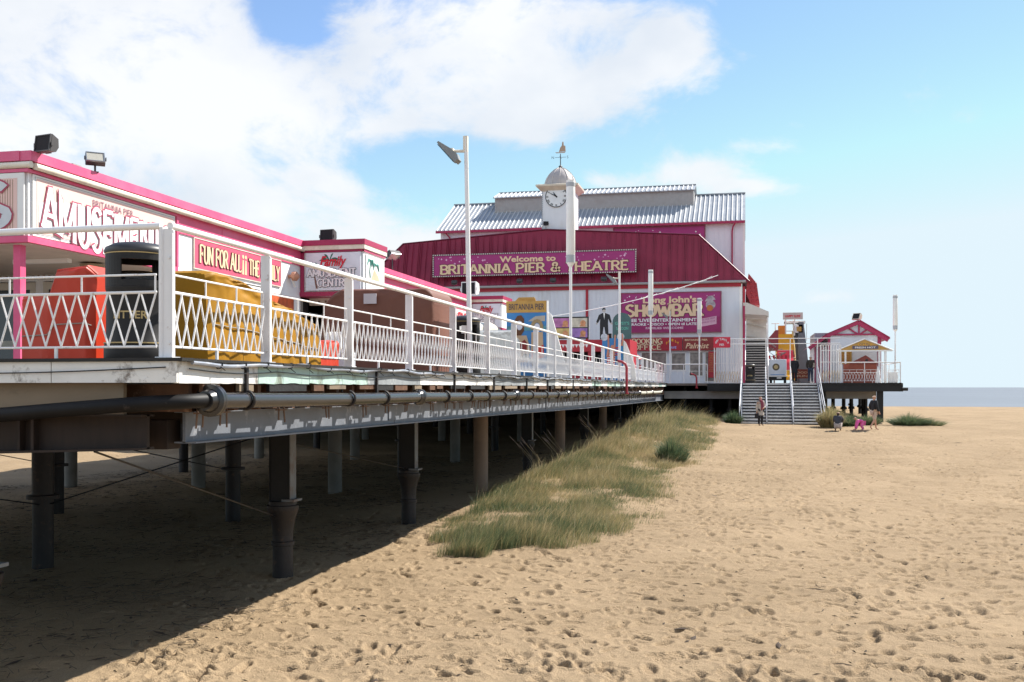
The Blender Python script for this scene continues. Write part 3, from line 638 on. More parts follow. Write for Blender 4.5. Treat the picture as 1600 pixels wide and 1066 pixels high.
def pipe_z(y): return np.interp(y, [8,20,45,66], [1.975,1.93,1.83,1.80]).item()
def big_pipe():
    t = thing('drain_pipe', (-4.95, 9, pipe_z(9)), 'long black drainpipe slung along the outside of the pier with flanged joints', 'pipe')
    ys = [8.85, 15.2, 22, 28.7, 35.4, 42.1, 48.8, 55.5, 62]
    px = lambda y: -4.95
    pts = [(-13.5,8.22,1.40),(-11,8.22,1.54),(-9,8.22,1.67),(-7.4,8.22,1.79),(-6.2,8.23,1.885),(-5.6,8.26,1.93),(-5.25,8.34,1.955),(-5.05,8.48,1.965),(-4.96,8.66,1.973),(-4.95,8.80,1.976)]
    mb = MB(); mb.path(pts, .068, 24); mb.build('bent_section', mat('matt_black_pipe',(.008,.0075,.008),.55,spec=.2,var=.3,vs=5,dirt=(.12,.1,.09),dirt_amt=.4,dscale=7,dlo=.64), t, True)
    for a, b in zip(ys[:-1], ys[1:]):
        n = 8; mb = MB(); mb.path([(-4.95+.008*math.sin(y*3), y, pipe_z(y)-.012*math.sin(math.pi*(y-a)/(b-a))) for y in [a+.03+(b-a-.06)*i/n for i in range(n+1)]], .078, 24)
        mb.build('pipe_section', PIPE if b < 52 else mat('pale_drain_pipe',(.5,.48,.40),.4), t, True)
    for i, y in enumerate(ys):
        r = .155 if i == 0 else .125; mb = MB()
        mb.lathe((-4.95,y-.035,pipe_z(y)), [(.09,-.09),(.115,-.01),(r,0),(r,.028),(r-.002,.03),(r-.002,.044),(r,.045),(r,.073),(.11,.08),(.09,.16)], 26, (0,1,0)); mb.build('flange', PIPE, t, True)
    for i, y in enumerate([9.55,12.3,13.6,16.6,18.1,19.4,20.8,23.6,25.4,27,30.3,32,33.7,37,39,41,44,46,52]):
        mb = MB(); z = pipe_z(y); mb.path([(-4.95+.092*math.cos(a), y, z+.092*math.sin(a)) for a in [R(-200+20*k) for k in range(15)]], .016, 6)
        mb.tube((-5.04,y,z+.08),(-5.03,y,z+.30),.014,5); mb.build('pipe_clamp', IRON, t, True)
big_pipe()
def conduit():
    mb = MB(); pts = []
    y = 8.5
    while y < 62: pts.append((-4.945, y, 2.325+.014*math.sin(y*1.9)+.009*math.sin(y*5.3))); y += .22
    mb.path(pts, .021, 8)
    o = mb.build('cable_conduit', CONDUIT, None, True); tag(o, 'thin grey conduit tied along the top of the painted fascia', 'conduit')
    y = 9.0
    while y < 50: m2 = MB(); m2.path([(-4.945+.03*math.cos(a), y+.02*math.sin(a), 2.325+.014*math.sin(y*1.9)+.009*math.sin(y*5.3)+.03*math.sin(a)) for a in [R(30*k) for k in range(12)]], .007, 4); m2.tube((-4.94,y,2.30),(-4.90,y+.03,2.26),.005,4); m2.build('cable_tie', BLACK, o); y += random.uniform(.45,.8)
    m3 = MB(); pts = [(-4.975, 8.5+i*.3, 2.27-.035*abs(math.sin(i*.5))) for i in range(60)]; m3.path(pts, .006, 5)
    m3.path([(-9+.3*i, 8.31, 2.28-.05*math.sin(math.pi*i/13)) for i in range(14)], .006, 5); tag(m3.build('loose_cable', BLACK), 'thin black cable sagging across the near fascia boards', 'cable')
conduit()
def standpipe(x, y, z0, z1, dx, label):
    mb = MB(); r = .055; mb.path([(x,y,z0),(x,y,z1-.25),(x-dx*.05,y,z1-.1),(x-dx*.2,y,z1),(x-dx*.38,y,z1+.03)], r, 14)
    o = mb.build('standpipe', mat('red_pipe',(.33,.03,.045),.45), None, True); tag(o, label, 'pipe', 'red standpipes by the railing')
    m2 = MB(); m2.lathe((x-dx*.40,y,z1+.03), [(.075,-.03),(.075,.03)], 12, (1,0,0)); m2.build('valve', o and BLACK, o); m3 = MB(); m3.lathe((x,y,z0),[(.09,-.03),(.09,.03)],12); m3.build('flange', _m['red_pipe'], o)
standpipe(-4.78, 42.2, pipe_z(42), 3.15, 1, 'tall bent red standpipe rising from the drainpipe outside the railing')
standpipe(-3.05, 66.4, 2.05, 2.92, 1, 'short bent red standpipe at the far corner of the railing')

# ================================================================ RAILINGS
ZR = dict(hand=3.57, mid=3.13, lt=2.97, lb=2.47)
def lattice(mb, L_, zt, zb, p=.163, r=.0095, bx=0):
    n = max(2, round(L_/p)); p = L_/n
    for i in range(n):
        mb.tube((.0, i*p, zt), (.0, (i+1)*p, zb), r, 5, cap=False); mb.tube((.012, (i+1)*p, zt), (.012, i*p, zb), r, 5, cap=False)
def railing_run(root, p0, dirv, stops, plate=True, mid=True, lat=True, last=True, hand=True, hr=.031, tall=0):
    """p0 = start, dirv = unit 2D direction, stops = distances of the posts"""
    ang = math.atan2(-dirv[0], dirv[1]); cache = {}
    M = Matrix.Translation((p0[0], p0[1], 0)) @ Matrix.Rotation(ang, 4, 'Z')
    def put(mb, name, m, at, key=None, smooth=True):
        k = key
        if k and k in cache:
            o = bpy.data.objects.new(name, cache[k]); C.objects.link(o)
        else:
            o = mb().build(name, m, None, smooth)
            if k: cache[k] = o.data
        o.parent = root; o.matrix_parent_inverse = Matrix.Translation(-root.location); o.matrix_basis = M @ Matrix.Translation((0, at, 0)); return o
    def post():
        mb = MB()
        if plate:
            w2 = .062; pts = [(-w2,0,2.36),(w2,0,2.36),(w2,0,3.50)] + [(w2-.05+.05*math.cos(a), 0, 3.50+.045*math.sin(a)) for a in (R(30),R(60),R(90))] + [(-w2,0,3.545)]
            mb.prism(pts, (0,.014,0)); mb.box(w2-.012, -.028, 2.36, w2, -.0005, 3.50); mb.box(-w2-.03,-.07,2.355,w2+.02,.07,2.375)
            mb.tube((.01,-.001,3.28),(.01,-.012,3.28),.013,8); mb.tube((.01,-.001,2.5),(.01,-.012,2.5),.013,8)
        else: mb.tube((0,0,2.35),(0,0,3.56),.022,8)
        return mb
    for i, s_ in enumerate(stops):
        if i == len(stops)-1 and not last: break
        put(post, 'post', W_POST, s_, 'post', False)
    if hand:
        for a, b in zip(stops[:-1], stops[1:]):
            put(lambda: MB().tube((.02 if plate else 0,0,ZR['hand']),(.02 if plate else 0,b-a,ZR['hand']),hr,14), 'handrail', W_RAIL, a, 'h%.2f'%(b-a))
    for a, b in zip(stops[:-1], stops[1:]):
        l = b-a-.10
        def panel():
            mb = MB()
            if mid:
                mb.tube((0,0,ZR['mid']),(0,l,ZR['mid']),.010,6)
                for q in range(1, 3): mb.tube((0,l*q/3,ZR['mid']),(0,l*q/3,ZR['lt']),.009,5)
                mb.tube((0,.01,ZR['mid']),(0,.01,ZR['lt']),.009,5); mb.tube((0,l-.01,ZR['mid']),(0,l-.01,ZR['lt']),.009,5)
            if lat:
                mb.tube((.004,0,ZR['lt']),(.004,l,ZR['lt']),.014,7); mb.tube((.004,0,ZR['lb']),(.004,l,ZR['lb']),.012,7)
                lattice(mb, l, ZR['lt'], ZR['lb']); mb.tube((0,l*.45,2.36),(0,l*.45,ZR['lb']),.017,6)
            return mb
        put(panel, 'lattice_panel', W_RAIL, a+.05, 'p%.2f'%l)
t = thing('side_railing', (-5.13, 8.4, DZ), 'long white lattice railing with flat posts running along the open side of the pier', 'railing')
stops = [0, 1.95, 4.35, 6.85, 9.3]
while stops[-1] < 57: stops.append(stops[-1]+2.48)
railing_run(t, (-5.13, 8.4), (0,1), stops)
t = thing('end_railing', (-5.2, 8.4, DZ), 'white lattice railing across the near end of the pier, left of its corner', 'railing')
railing_run(t, (-5.2, 8.4), (-1,0), [0,2.42,4.84,7.26,9.7,12.1], plate=False)
t = thing('far_railing', (-5.1, 68, DZ), 'plain white railing of thin bars at the far corner facing the beach', 'railing')
railing_run(t, (-5.1, 67.0), (1,0), [0,1.2,2.7], plate=False, lat=False)
t = thing('deck_railing', (5.6, 64.05, DZ), 'white lattice railing in front of the small hut above the beach', 'railing')
railing_run(t, (5.6, 64.05), (1,0), [0,1.3,2.3,3.3], plate=False)
t = thing('seaward_railing', (8.95, 64.1, DZ), 'white railing along the seaward edge of the right deck', 'railing')
railing_run(t, (8.93, 64.1), (0,1), [0,2.5,5,7.5,10,12.5], plate=False, lat=False)
def barfence(nm, loc, x0, x1, y, z0, z1, label, split=None):
    t = thing(nm, loc, label, 'fence', 'tall white bar fences on the far deck'); mb = MB(); x = x0; k = 0
    while x <= x1: 
        mb.tube((x,y,z0),(x,y,z1),.024,6); x += .15
    mb.build('bar', W_RAIL, t); mb = MB()
    for z in (z0+.05, z0+1.25, z1-.35, z1-.02): mb.tube((x0,y,z),(x1,y,z),.018,6)
    for a in (x0, x1, (x0+x1)/2): mb.box(a-.03,y-.03,z0,a+.03,y+.03,z1)
    mb.build('frame', W_RAIL, t); mb = MB(); n = int((x1-x0)/.16)
    for i in range(n):
        a = x0+i*.16; mb.tube((a,y-.02,z0+.75),(a+.16,y-.02,z0+.05),.010,5,cap=False); mb.tube((a+.16,y-.03,z0+.75),(a,y-.03,z0+.05),.010,5,cap=False)
    mb.build('lattice', mat('gold_lattice',(.62,.45,.22),.5), t); return t
barfence('bar_fence', (-1,66.85,DZ), -1.95, -.35, 66.85, DZ, 5.2, 'tall white bar fence left of the beach stairs with gold lattice base')
barfence('bar_fence', (5,64.1,DZ), 4.4, 5.55, 64.1, DZ, 4.65, 'tall white bar fence right of the beach stairs beside the hut')
#PART3
# ================================================================ SIGNS helper
def sign(name, loc, label, board, frame=None, cat='sign', group=None):
    return thing(name, loc, label, cat, group)
def flat_y(mb, x0, x1, z0, z1, y, t=.04): mb.box(x0, y, z0, x1, y+t, z1)
def frame_y(x0, x1, z0, z1, y, w_, t=.05):
    mb = MB(); mb.box(x0-w_,y-.012,z1,x1+w_,y+t,z1+w_); mb.box(x0-w_,y-.012,z0-w_,x1+w_,y+t,z0); mb.box(x0-w_,y-.012,z0,x0,y+t,z1); mb.box(x1,y-.012,z0,x1+w_,y+t,z1); return mb
def letters(parent, text, org, ax, h, m, width=None, th=.17, outline=None, og=.02, warp=None, name='lettering', serif=.13, off=.012):
    if outline: slab(text, Vector(org)+Vector(ax['v'])*0+Vector(ax['u'])*.0, ax['u'], ax['v'], ax['n'], h, th=th, grow=og, base_off=off, warp=warp, serif=serif, width=width).build('outline', outline, parent)
    return slab(text, org, ax['u'], ax['v'], ax['n'], h, th=th, base_off=off+.007, warp=warp, serif=serif, width=width).build(name, m, parent)
def stars(parent, x0, x1, z0, z1, y, n, seed, r=.05, m=None):
    rs = random.Random(seed); mb = MB()
    for i in range(n):
        x, z = rs.uniform(x0,x1), rs.uniform(z0,z1); q = r*rs.uniform(.4,1.2); pts = []
        for k in range(8): a = R(45*k); rr = q if k % 2 == 0 else q*.42; pts.append((x+rr*math.cos(a), y, z+rr*math.sin(a)))
        mb.prism(pts, (0,-.006,0))
    return mb.build('star_motif', m or WHITEL, parent)
def floodlight(x, y, z, yaw, tilt, s, label, group='floodlights', housing=None, stand=.12, open_face=True):
    """box floodlight on a bracket; faces -Y before turning"""
    t = thing('floodlight', (0,0,0), label, 'floodlight', group); hm = housing or mat('flood_housing',(.06,.055,.055),.5)
    mb = MB(); mb.prism([(-s*.5,0,-s*.4),(-s*.5,0,s*.4),(-s*.5,s*.35,s*.28),(-s*.5,s*.42,-s*.1),(-s*.5,s*.3,-s*.34)], (s,0,0)); a = mb.build('housing', hm, t)
    mb = MB(); mb.box(-s*.44,-.02,-s*.34,s*.44,-.002,s*.34); b = mb.build('glass', mat('flood_glass',(.42,.40,.34),.15) if open_face else DARKIN, t)
    mb = frame_y(-s*.44,s*.44,-s*.34,s*.34,-.02,s*.05,.02); c = mb.build('bezel', STEEL if open_face else hm, t)
    for o in (a,b,c):
        o.matrix_parent_inverse = Matrix(); o.matrix_basis = Matrix.Translation((0,0,stand+s*.4)) @ Matrix.Rotation(R(yaw),4,'Z') @ Matrix.Rotation(R(tilt),4,'X')
    mb = MB(); mb.box(-s*.57,-.02,stand+s*.25,-s*.52,.02,stand+s*.45); mb.box(s*.52,-.02,stand+s*.25,s*.57,.02,stand+s*.45)
    mb.tube((0,s*.15,0),(0,s*.15,stand+s*.2),.02,6); mb.box(-.06,s*.15-.06,0,.06,s*.15+.06,.02)
    d = mb.build('bracket', hm, t); d.matrix_parent_inverse = Matrix(); d.matrix_basis = Matrix.Rotation(R(yaw),4,'Z')
    t.location = (x,y,z); return t

# ================================================================ AMUSEMENT HALL
AX = -12.0; AY = 15.3
hall = thing('amusement_hall', (-16, 20, DZ), 'low pink and white amusement arcade running along the left of the pier', 'building')
def build_hall():
    Y2 = 52; RT = 6.08
    mb = MB(); mb.box(-21.9, AY+.15, 5.92, AX-.05, Y2, 5.99); mb.build('roof', mat('felt_roof',(.2,.2,.2),.8), hall)
    # parapet bands: crimson coping, cream gutter, pink fascia
    def bands(seg, nm='cornice'):
        pass
    mb = MB(); mb.box(AX-.1, AY-.10, 5.97, AX+.12, Y2, RT+.06); mb.box(-21.9, AY-.12, 5.97, AX-.101, AY+.1, RT+.06); mb.build('coping', PINK, hall)
    mb = MB(); mb.tube((AX+.12, AY, 5.885),(AX+.12, Y2, 5.885),.058,10); mb.tube((-21.9, AY-.09, 5.90),(AX+.12, AY-.09, 5.90),.058,10); mb.build('gutter', CREAM, hall, True)
    mb = MB(); mb.box(AX-.1, 19.95, 5.44, AX+.03, Y2, 5.965)
    for y in (21.9, 24.6, 31, 34.5, 38, 41.5): mb.box(AX+.031, y, 5.44, AX+.038, y+.03, 5.83)
    mb.build('fascia', PINK, hall)
    mb = MB(); mb.box(AX-.1, 19.95, 4.66, AX, 24.4, 5.438); mb.box(AX-.1, 24.4, 4.55, AX, 26.3, 5.438); mb.box(AX-.1, 28.1, 2.35, AX, Y2, 5.438)
    mb.box(AX-.1, 19.95, 2.35, AX, 20.25, 4.66); mb.box(AX-.1, 20.25, 2.35, AX, 24.2, 3.25); mb.box(AX-.1, 24.2, 2.35, AX, 24.4, 4.66); mb.box(AX-.1, 25.9, 2.35, AX, 26.3, 4.55)
    mb.build('wall', W_WALL, hall)
    for a, b in ((20.3,21.55),(21.75,23.9)):
        f = MB(); f.box(AX-.09,a,3.28,AX+.02,a+.06,4.62); f.box(AX-.09,b-.06,3.28,AX+.02,b,4.62); f.box(AX-.09,a+.06,4.56,AX+.02,b-.06,4.62); f.box(AX-.09,a+.06,3.28,AX+.02,b-.06,3.34); f.box(AX-.08,(a+b)/2-.03,3.34,AX+.012,(a+b)/2+.03,4.56)
        w_ = f.build('window', W_TRIM, hall); g = MB(); g.box(AX-.07,a+.06,3.34,AX-.05,b-.06,4.56); g.build('pane', GLASS, w_)
    plain('Welcome to', (AX+.014,22.2,3.98), **FX, h=.11, width=1.0, m=WHITEL, name='window_lettering', parent=hall); plain('BRITANNIA PIER', (AX+.014,22.0,3.74), **FX, h=.17, width=1.6, m=WHITEL, name='window_lettering', parent=hall, bold=.01)
    # dark doorway with poster after the windows
    mb = MB(); mb.box(AX-.6,24.4,2.35,AX-.5,25.9,4.55); mb.build('doorway', DARKIN, hall)
    # front part: back wall under the canopy
    BY = 19.6
    mb = MB(); mb.box(-21.9, BY, 4.42, AX-.1, BY+.1, 5.9)
    xs = [-14.9,-14.75,-13.75,-13.6,-12.55]
    for a, b in ((-21.9,-18.2),(-15.2,-15.0),(-13.95,-13.55),(-12.38,AX-.1)): mb.box(a, BY, 2.35, b, BY+.1, 4.42)
    mb.build('shopfront_wall', W_WALL, hall)
    for a, b in ((-18.2,-16.7),(-16.7,-15.2),(-15.0,-13.95),(-13.55,-12.38)):
        f = MB(); f.box(a,BY-.02,2.36,a+.13,BY+.06,4.4); f.box(b-.13,BY-.02,2.36,b,BY+.06,4.4); f.box(a+.13,BY-.02,4.24,b-.13,BY+.06,4.4); f.box(a+.13,BY-.02,2.36,b-.13,BY+.06,2.5); f.box(a+.13,BY-.02,2.95,b-.13,BY+.06,3.12)
        d = f.build('glazed_door', mat('cream_door_frame',(.60,.55,.46),.5), hall)
        g = MB(); g.box(a+.13,BY+.01,2.5,b-.13,BY+.03,2.95); g.box(a+.13,BY+.01,3.12,b-.13,BY+.03,4.24); g.build('pane', mat('dark_shop_glass',(.022,.026,.034),.12,var=.6,vs=3,spec=.8), d)
    mb = MB()
    for z, x in ((3.9,-14.5),(3.95,-12.9)): mb.lathe((x,BY-.005,z),[(.16,0),(.16,.01)],16,(0,-1,0))
    mb.build('red_lamp', mat('dull_red_lamp',(.3,.03,.02),.5), hall)
    mb = MB(); mb.box(-14.62,BY-.03,3.2,-14.32,BY-.021,3.52); mb.build('notice', W_TRIM, hall)
    # canopy: soffit, lamps, bulb string, posts
    mb = MB(); mb.box(-21.9, AY+.02, 4.56, AX-.02, 19.9, 4.64); mb.build('canopy_soffit', mat('cream_soffit',(.62,.55,.47),.6), hall)
    for x, y in ((-13.2,17.2),(-15.2,16.4),(-17,17.5)):
        m1 = MB(); m1.box(x-.6,y-.07,4.48,x+.6,y+.07,4.558); m1.build('tube_light', W_TRIM, hall)
    m1 = MB(); m1.lathe((-12.6,17.9,4.44),[(.05,0),(.22,.03),(.24,.08),(.1,.118)],16); m1.build('ceiling_lamp', mat('brass_lamp',(.3,.24,.15),.4), hall, True)
    mb = MB(); x = -16
    while x < AX-.1: mb.lathe((x,19.5,4.46),[(.035,0),(.045,.04),(.02,.08)],8); x += .135
    mb.build('bulb_string', mat('bulb',(.5,.36,.28),.4), hall, True)
    for x, y in ((-12.28,AY+.12),(-16.6,AY+.12)):
        m1 = MB(); m1.box(x-.07,y-.07,2.35,x+.07,y+.07,4.56); m1.build('canopy_post', PINK, hall)
    # canopy edge trim under the signs
    mb = MB(); mb.box(-21.9, AY-.10, 4.58, AX+.06, AY+.01, 4.69); mb.box(AX-.04, AY+.011, 4.58, AX+.06, 19.95, 4.69); mb.box(AX+.0, 19.9, 4.691, AX+.06, 19.97, 5.83)
    mb.box(-21.9, AY-.10, 5.78, AX+.06, AY+.01, 5.835); mb.box(AX-.04, AY+.011, 5.78, AX+.06, 19.9, 5.835); mb.build('sign_trim', PINK, hall)
    mb = MB(); mb.box(-21.9, AY-.02, 4.69, AX, AY+.02, 5.78); mb.box(AX-.02, AY+.03, 4.69, AX, 19.9, 5.78); mb.build('parapet', W_WALL, hall)
    # projecting entrance boxes
    for (y0, y1, x1) in ((26.3,27.95,-10.15),(44,45.7,-10.5)):
        m1 = MB(); m1.box(AX, y0, 4.72, x1, y1, 5.86); m1.build('entrance_box', W_WALL, hall)
        m1 = MB(); m1.box(AX-.05,y0-.06,4.60,x1+.04,y1+.02,4.719); m1.box(AX+.02,y0-.05,4.719,AX+.12,y0-.001,5.86); m1.box(AX+.02,y0-.05,5.80,x1+.03,y0-.001,5.86); m1.box(AX-.05,y0-.12,5.98,x1+.08,y1+.04,6.13); m1.build('box_trim', PINKD if y0 < 30 else PINKD, hall)
        m1 = MB(); m1.box(x1+.001,y0-.05,5.80,x1+.04,y1,5.859); m1.build('box_trim', PINK, hall)
        m1 = MB(); m1.box(AX-.02,y0-.10,5.861,x1+.07,y1+.03,5.979); m1.build('gutter', CREAM, hall)
        m1 = MB(); m1.box(x1-.14,y0+.02,2.35,x1-.02,y0+.14,4.6); m1.build('box_post', PINK, hall)
        m1 = MB(); m1.box(AX,y0+.6,4.4,x1-.1,y0+.66,4.6); m1.build('bulb_panel', CREAM, hall); m1 = MB(); x = AX+.1
        while x < x1-.1: m1.lathe((x,y0+.59,4.5),[(.03,0),(.03,.02)],8,(0,-1,0)); x += .2
        m1.build('bulb_string', mat('dark_bulb',(.2,.12,.08),.4), hall)
        m1 = MB(); m1.box(AX-.6,y0+.1,2.35,AX-.5,y1,4.6); m1.build('doorway', DARKIN, hall)
    # windows and doors of the far stretch
    for a in (29.2,31.4,33.6,36,38.4,40.8):
        f = MB(); f.box(AX+.001,a,2.5,AX+.03,a+1.5,4.6); d = f.build('glazed_door', W_TRIM, hall); g = MB(); g.box(AX+.031,a+.1,2.7,AX+.035,a+.68,4.5); g.box(AX+.031,a+.82,2.7,AX+.035,a+1.4,4.5); g.build('pane', GLASS, d)
    mb = MB(); mb.box(-21.9, BY+.2, 2.35, -21.8, Y2, 5.9); mb.box(-21.9, Y2-.1, 2.35, AX, Y2, 5.9); mb.build('rear_wall', W_WALL, hall)
    # small roof vents and pipes
    mb = MB(); mb.box(-12.5,16.9,5.99,-12.3,17.15,6.30); mb.box(-12.5,17.25,5.99,-12.25,17.9,6.2); mb.build('roof_vent', GREYC, hall)
build_hall()
# big sign on the pier side
def amuse_signs():
    x = AX+.005; t = thing('amusements_sign', (x, 15.4, 4.7), 'pale pink sign reading BRITANNIA PIER AMUSEMENTS on the sunlit side of the arcade', 'sign')
    mb = MB(); mb.box(x,15.36,4.71,x+.03,19.86,5.77); mb.build('board', W_TRIM, t)
    mb = MB(); mb.box(x+.03,15.45,4.77,x+.036,19.78,5.71); mb.build('pale_panel', PALE, t)
    mb = MB()
    for a in ((15.41,4.745,19.82,4.751),(15.41,5.729,19.82,5.735),(15.41,4.752,15.416,5.728),(19.814,4.752,19.82,5.728)): mb.box(x+.031,a[0],a[1],x+.034,a[2],a[3])
    mb.build('thin_line', mat('grey_line',(.2,.22,.25),.5), t)
    # arched white band with the lettering
    n = 30; mb = MB(); top = []; bot = []
    for i in range(n+1):
        f = i/n; y = 15.5+4.24*f; c = 4*f*(1-f); bot.append((x+.037,y,4.90-.10*c)); top.append((x+.037,y,5.20+.22*math.sqrt(c)+.06*(1-f)))
    mb.prism(bot+top[::-1], (.003,0,0)); mb.build('white_band', WHITEL, t)
    def warp(X, Yv, w_, h):
        f = X/w_; c = 4*f*(1-f); lo = .03-.20*c; edge = abs(2*f-1); hi = .50+.32*(1-f)*(1 if f < .12 else .35)+.25*max(0,(f-.9)/.1)
        if f < .115: hi = .74
        elif f > .9: hi = .60; 
        else: hi = .56+.03*c; lo -= .06*c
        return X, lo+(hi-lo)*(Yv/h)
    letters(t, 'AMUSEMENTS', (x+.042,15.56,4.87), FX, .6, WHITEL, width=4.1, th=.13, outline=mat('soft_rose_lettering',(.42,.07,.13),.5), og=.020, warp=warp, serif=.10)
    plain('BRITANNIA PIER', (x+.04,17.0,5.50), **FX, h=.13, width=1.3, m=mat('grey_lettering',(.25,.13,.18),.5), parent=t)
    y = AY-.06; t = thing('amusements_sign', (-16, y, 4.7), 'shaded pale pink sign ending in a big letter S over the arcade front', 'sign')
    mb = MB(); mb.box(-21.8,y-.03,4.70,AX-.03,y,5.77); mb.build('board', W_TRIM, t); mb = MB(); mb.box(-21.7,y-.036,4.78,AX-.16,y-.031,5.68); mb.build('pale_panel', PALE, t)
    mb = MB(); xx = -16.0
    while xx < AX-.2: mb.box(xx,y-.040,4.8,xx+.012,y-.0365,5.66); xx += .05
    mb.build('fine_stripe', mat('stripe_tan',(.42,.28,.2),.6), t)
    GLB = mat('shaded_white_letter',(.62,.64,.66),.5)  # greyer white for the front letters, shade put into the colour
    def w2(X, Yv, w_, h):
        f = X/w_; s = 1 if f > .885 else .70
        return X, Yv*s+(0 if s == 1 else .05)
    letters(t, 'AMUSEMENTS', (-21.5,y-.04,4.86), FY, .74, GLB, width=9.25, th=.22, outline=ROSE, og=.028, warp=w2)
    # FUN FOR ALL sign
    x = AX+.002; t = thing('arcade_sign', (x, 20.7, 4.75), 'pink sign reading FUN FOR ALL THE FAMILY above the arcade windows', 'sign')
    mb = MB(); mb.box(x,20.66,4.76,x+.03,25.0,5.42); mb.build('board', mat('sign_pink',(.60,.09,.16),.5), t)
    mb = MB()
    for a in ((20.66,5.421,25.0,5.44),(20.66,4.74,25.0,4.759),(20.64,4.74,20.659,5.44),(25.001,4.74,25.02,5.44)): mb.box(x,a[0],a[1],x+.04,a[2],a[3])
    mb.build('frame', CREAM, t)
    letters(t, 'FUN FOR ALL', (x+.03,20.86,4.90), FX, .40, CREAML, width=1.95, th=.13, outline=DMAR, og=.014)
    letters(t, 'THE FAMILY', (x+.03,23.2,4.88), FX, .38, CREAML, width=1.7, th=.13, outline=DMAR, og=.014)
    mb = MB()
    for y in (22.92,23.06): mb.lathe((x+.03,y,5.28),[(.05,0),(.05,.008)],10,(1,0,0)); mb.prism([(x+.03,y-.05,4.85),(x+.03,y+.05,4.85),(x+.03,y+.03,5.2),(x+.03,y-.03,5.2)],(.008,0,0))
    mb.build('clown_motif', CREAML, t)
    t = thing('arcade_sign', (x, 38, 4.8), 'short white and red sign with WIN lettering before the farther entrance', 'sign')
    mb = MB(); mb.box(x,36.6,4.75,x+.04,43.6,5.42); mb.build('board', W_TRIM, t); letters(t,'FUN TO WIN',(x+.05,37.0,4.9),FX,.4,REDL,width=6.2,th=.22)
    # Family signs
    for (y, xr, lab) in ((26.24,-10.2,'nearer'),(43.94,-10.55,'farther')):
        t = thing('arcade_sign', (-11, y, 4.7), f'white sign with palm tree reading Family AMUSEMENT CENTRE on the {lab} entrance box', 'sign')
        x0, x1 = -11.8, xr; k = (x1-x0)/1.6
        mb = MB(); mb.box(x0,y-.03,4.75,x1,y,5.78); mb.build('board', mat('sign_white',(.70,.73,.78),.5), t)
        mb = MB()
        def frond(cx, cz, a0, L_, droop):
            pts = []; n = 7
            for i in range(n+1): f = i/n; pts.append((cx+math.cos(a0)*L_*f, cz+math.sin(a0)*L_*f-droop*f*f))
            up = [(p[0], y-.038, p[1]+.045*math.sin(math.pi*min(1,(i+.6)/n))) for i, p in enumerate(pts)]; dn = [(p[0], y-.038, p[1]-.03*math.sin(math.pi*min(1,(i+.4)/n))) for i, p in enumerate(pts)]
            mb.prism(up+dn[::-1], (0,.004+.001*len(mb.v)/200,0))
        for a in (160,120,70,25,0): frond(x0+.70*k, 5.56, R(a), .34*k, .12)
        for a in (150,100,50): frond(x0+.22*k, 5.42, R(a), .22*k, .14)
        mb.build('palm_fronds', GREEN, t)
        mb = MB(); mb.prism([(x0+.30*k,y-.036,4.80),(x0+.36*k,y-.036,4.80),(x0+.28*k,y-.036,5.15),(x0+.24*k,y-.036,5.15)],(0,.004,0)); mb.build('palm_trunk', mat('trunk_brown',(.22,.12,.09),.6), t)
        plain('Family', (x0+.42*k,y-.045,5.42), **FY, h=.27, width=.78*k, m=REDL, shear=.35, parent=t, bold=.03)
        letters(t, 'AMUSEMENT', (x0+.05*k,y-.035,5.13), FY, .20, WHITEL, width=1.42*k, th=.2, outline=mat('grey_outline',(.12,.10,.12),.5), og=.012)
        letters(t, 'CENTRE', (x0+.34*k,y-.035,4.86), FY, .20, WHITEL, width=.95*k, th=.2, outline=_m['grey_outline'], og=.012)
    x = -10.14; t = thing('palm_picture', (x,27.1,4.8), 'small sunlit palm tree picture on the side of the nearer entrance box', 'sign')
    mb = MB(); mb.box(x,26.42,4.78,x+.02,27.85,5.74); mb.build('board', W_TRIM, t); mb = MB()
    for (cy, cz, dy) in ((26.75,5.6,-.28),(26.75,5.6,.25),(27.15,5.52,.28),(27.15,5.52,-.2),(26.75,5.6,.1)): mb.path([(x+.03,cy,cz),(x+.03,cy+dy*.5,cz+.02),(x+.03,cy+dy,cz-.17)],[.02,.035,.006],5)
    mb.path([(x+.03,26.72,5.12),(x+.03,26.68,5.3),(x+.03,26.75,5.6)],.015,5); mb.build('palm_motif', mat('palm_green',(.08,.33,.27),.5), t)
    mb = MB(); mb.prism([(x+.021,26.8,5.08),(x+.021,27.5,5.02),(x+.021,27.35,5.22),(x+.021,27.05,5.38)],(.006,0,0)); mb.build('sunset_motif', mat('sunset',(.75,.45,.3),.5), t)
    mb = MB(); mb.box(x+.022,26.65,4.98,x+.03,27.6,5.07); mb.build('red_strip', mat('coral',(.7,.25,.25),.5), t)
amuse_signs()
floodlight(-11.75, 15.35, 6.13, -12, -8, .38, 'brown flood lamp box on the near corner of the arcade roof', open_face=False, stand=.0)
floodlight(-11.9, 17.0, 6.13, 40, -42, .34, 'tilted floodlight with lit glass on the arcade roof edge', stand=.14)
floodlight(-11.3, 26.5, 6.13, -8, -5, .42, 'dark square flood lamp on top of the nearer entrance box', open_face=False, stand=.0)
floodlight(-12.0, 34.0, 6.15, 60, 60, .45, 'slim tilted floodlight on a stalk midway along the arcade roof', stand=.35)
floodlight(-11.9, 43.6, 6.13, -15, 0, .75, 'white cased flood lamp on the farther entrance box', open_face=False, housing=W_TRIM, stand=.02)
mb = MB(); mb.lathe((AX+.0,25.55,5.08),[(.05,0),(.05,.1),(.12,.12),(.13,.22),(.05,.3)],14,(1,0,0)); o = mb.build('alarm_sounder', mat('dull_orange_metal',(.45,.22,.14),.5), None, True); tag(o,'round rusty orange sounder on the white arcade wall','sounder')
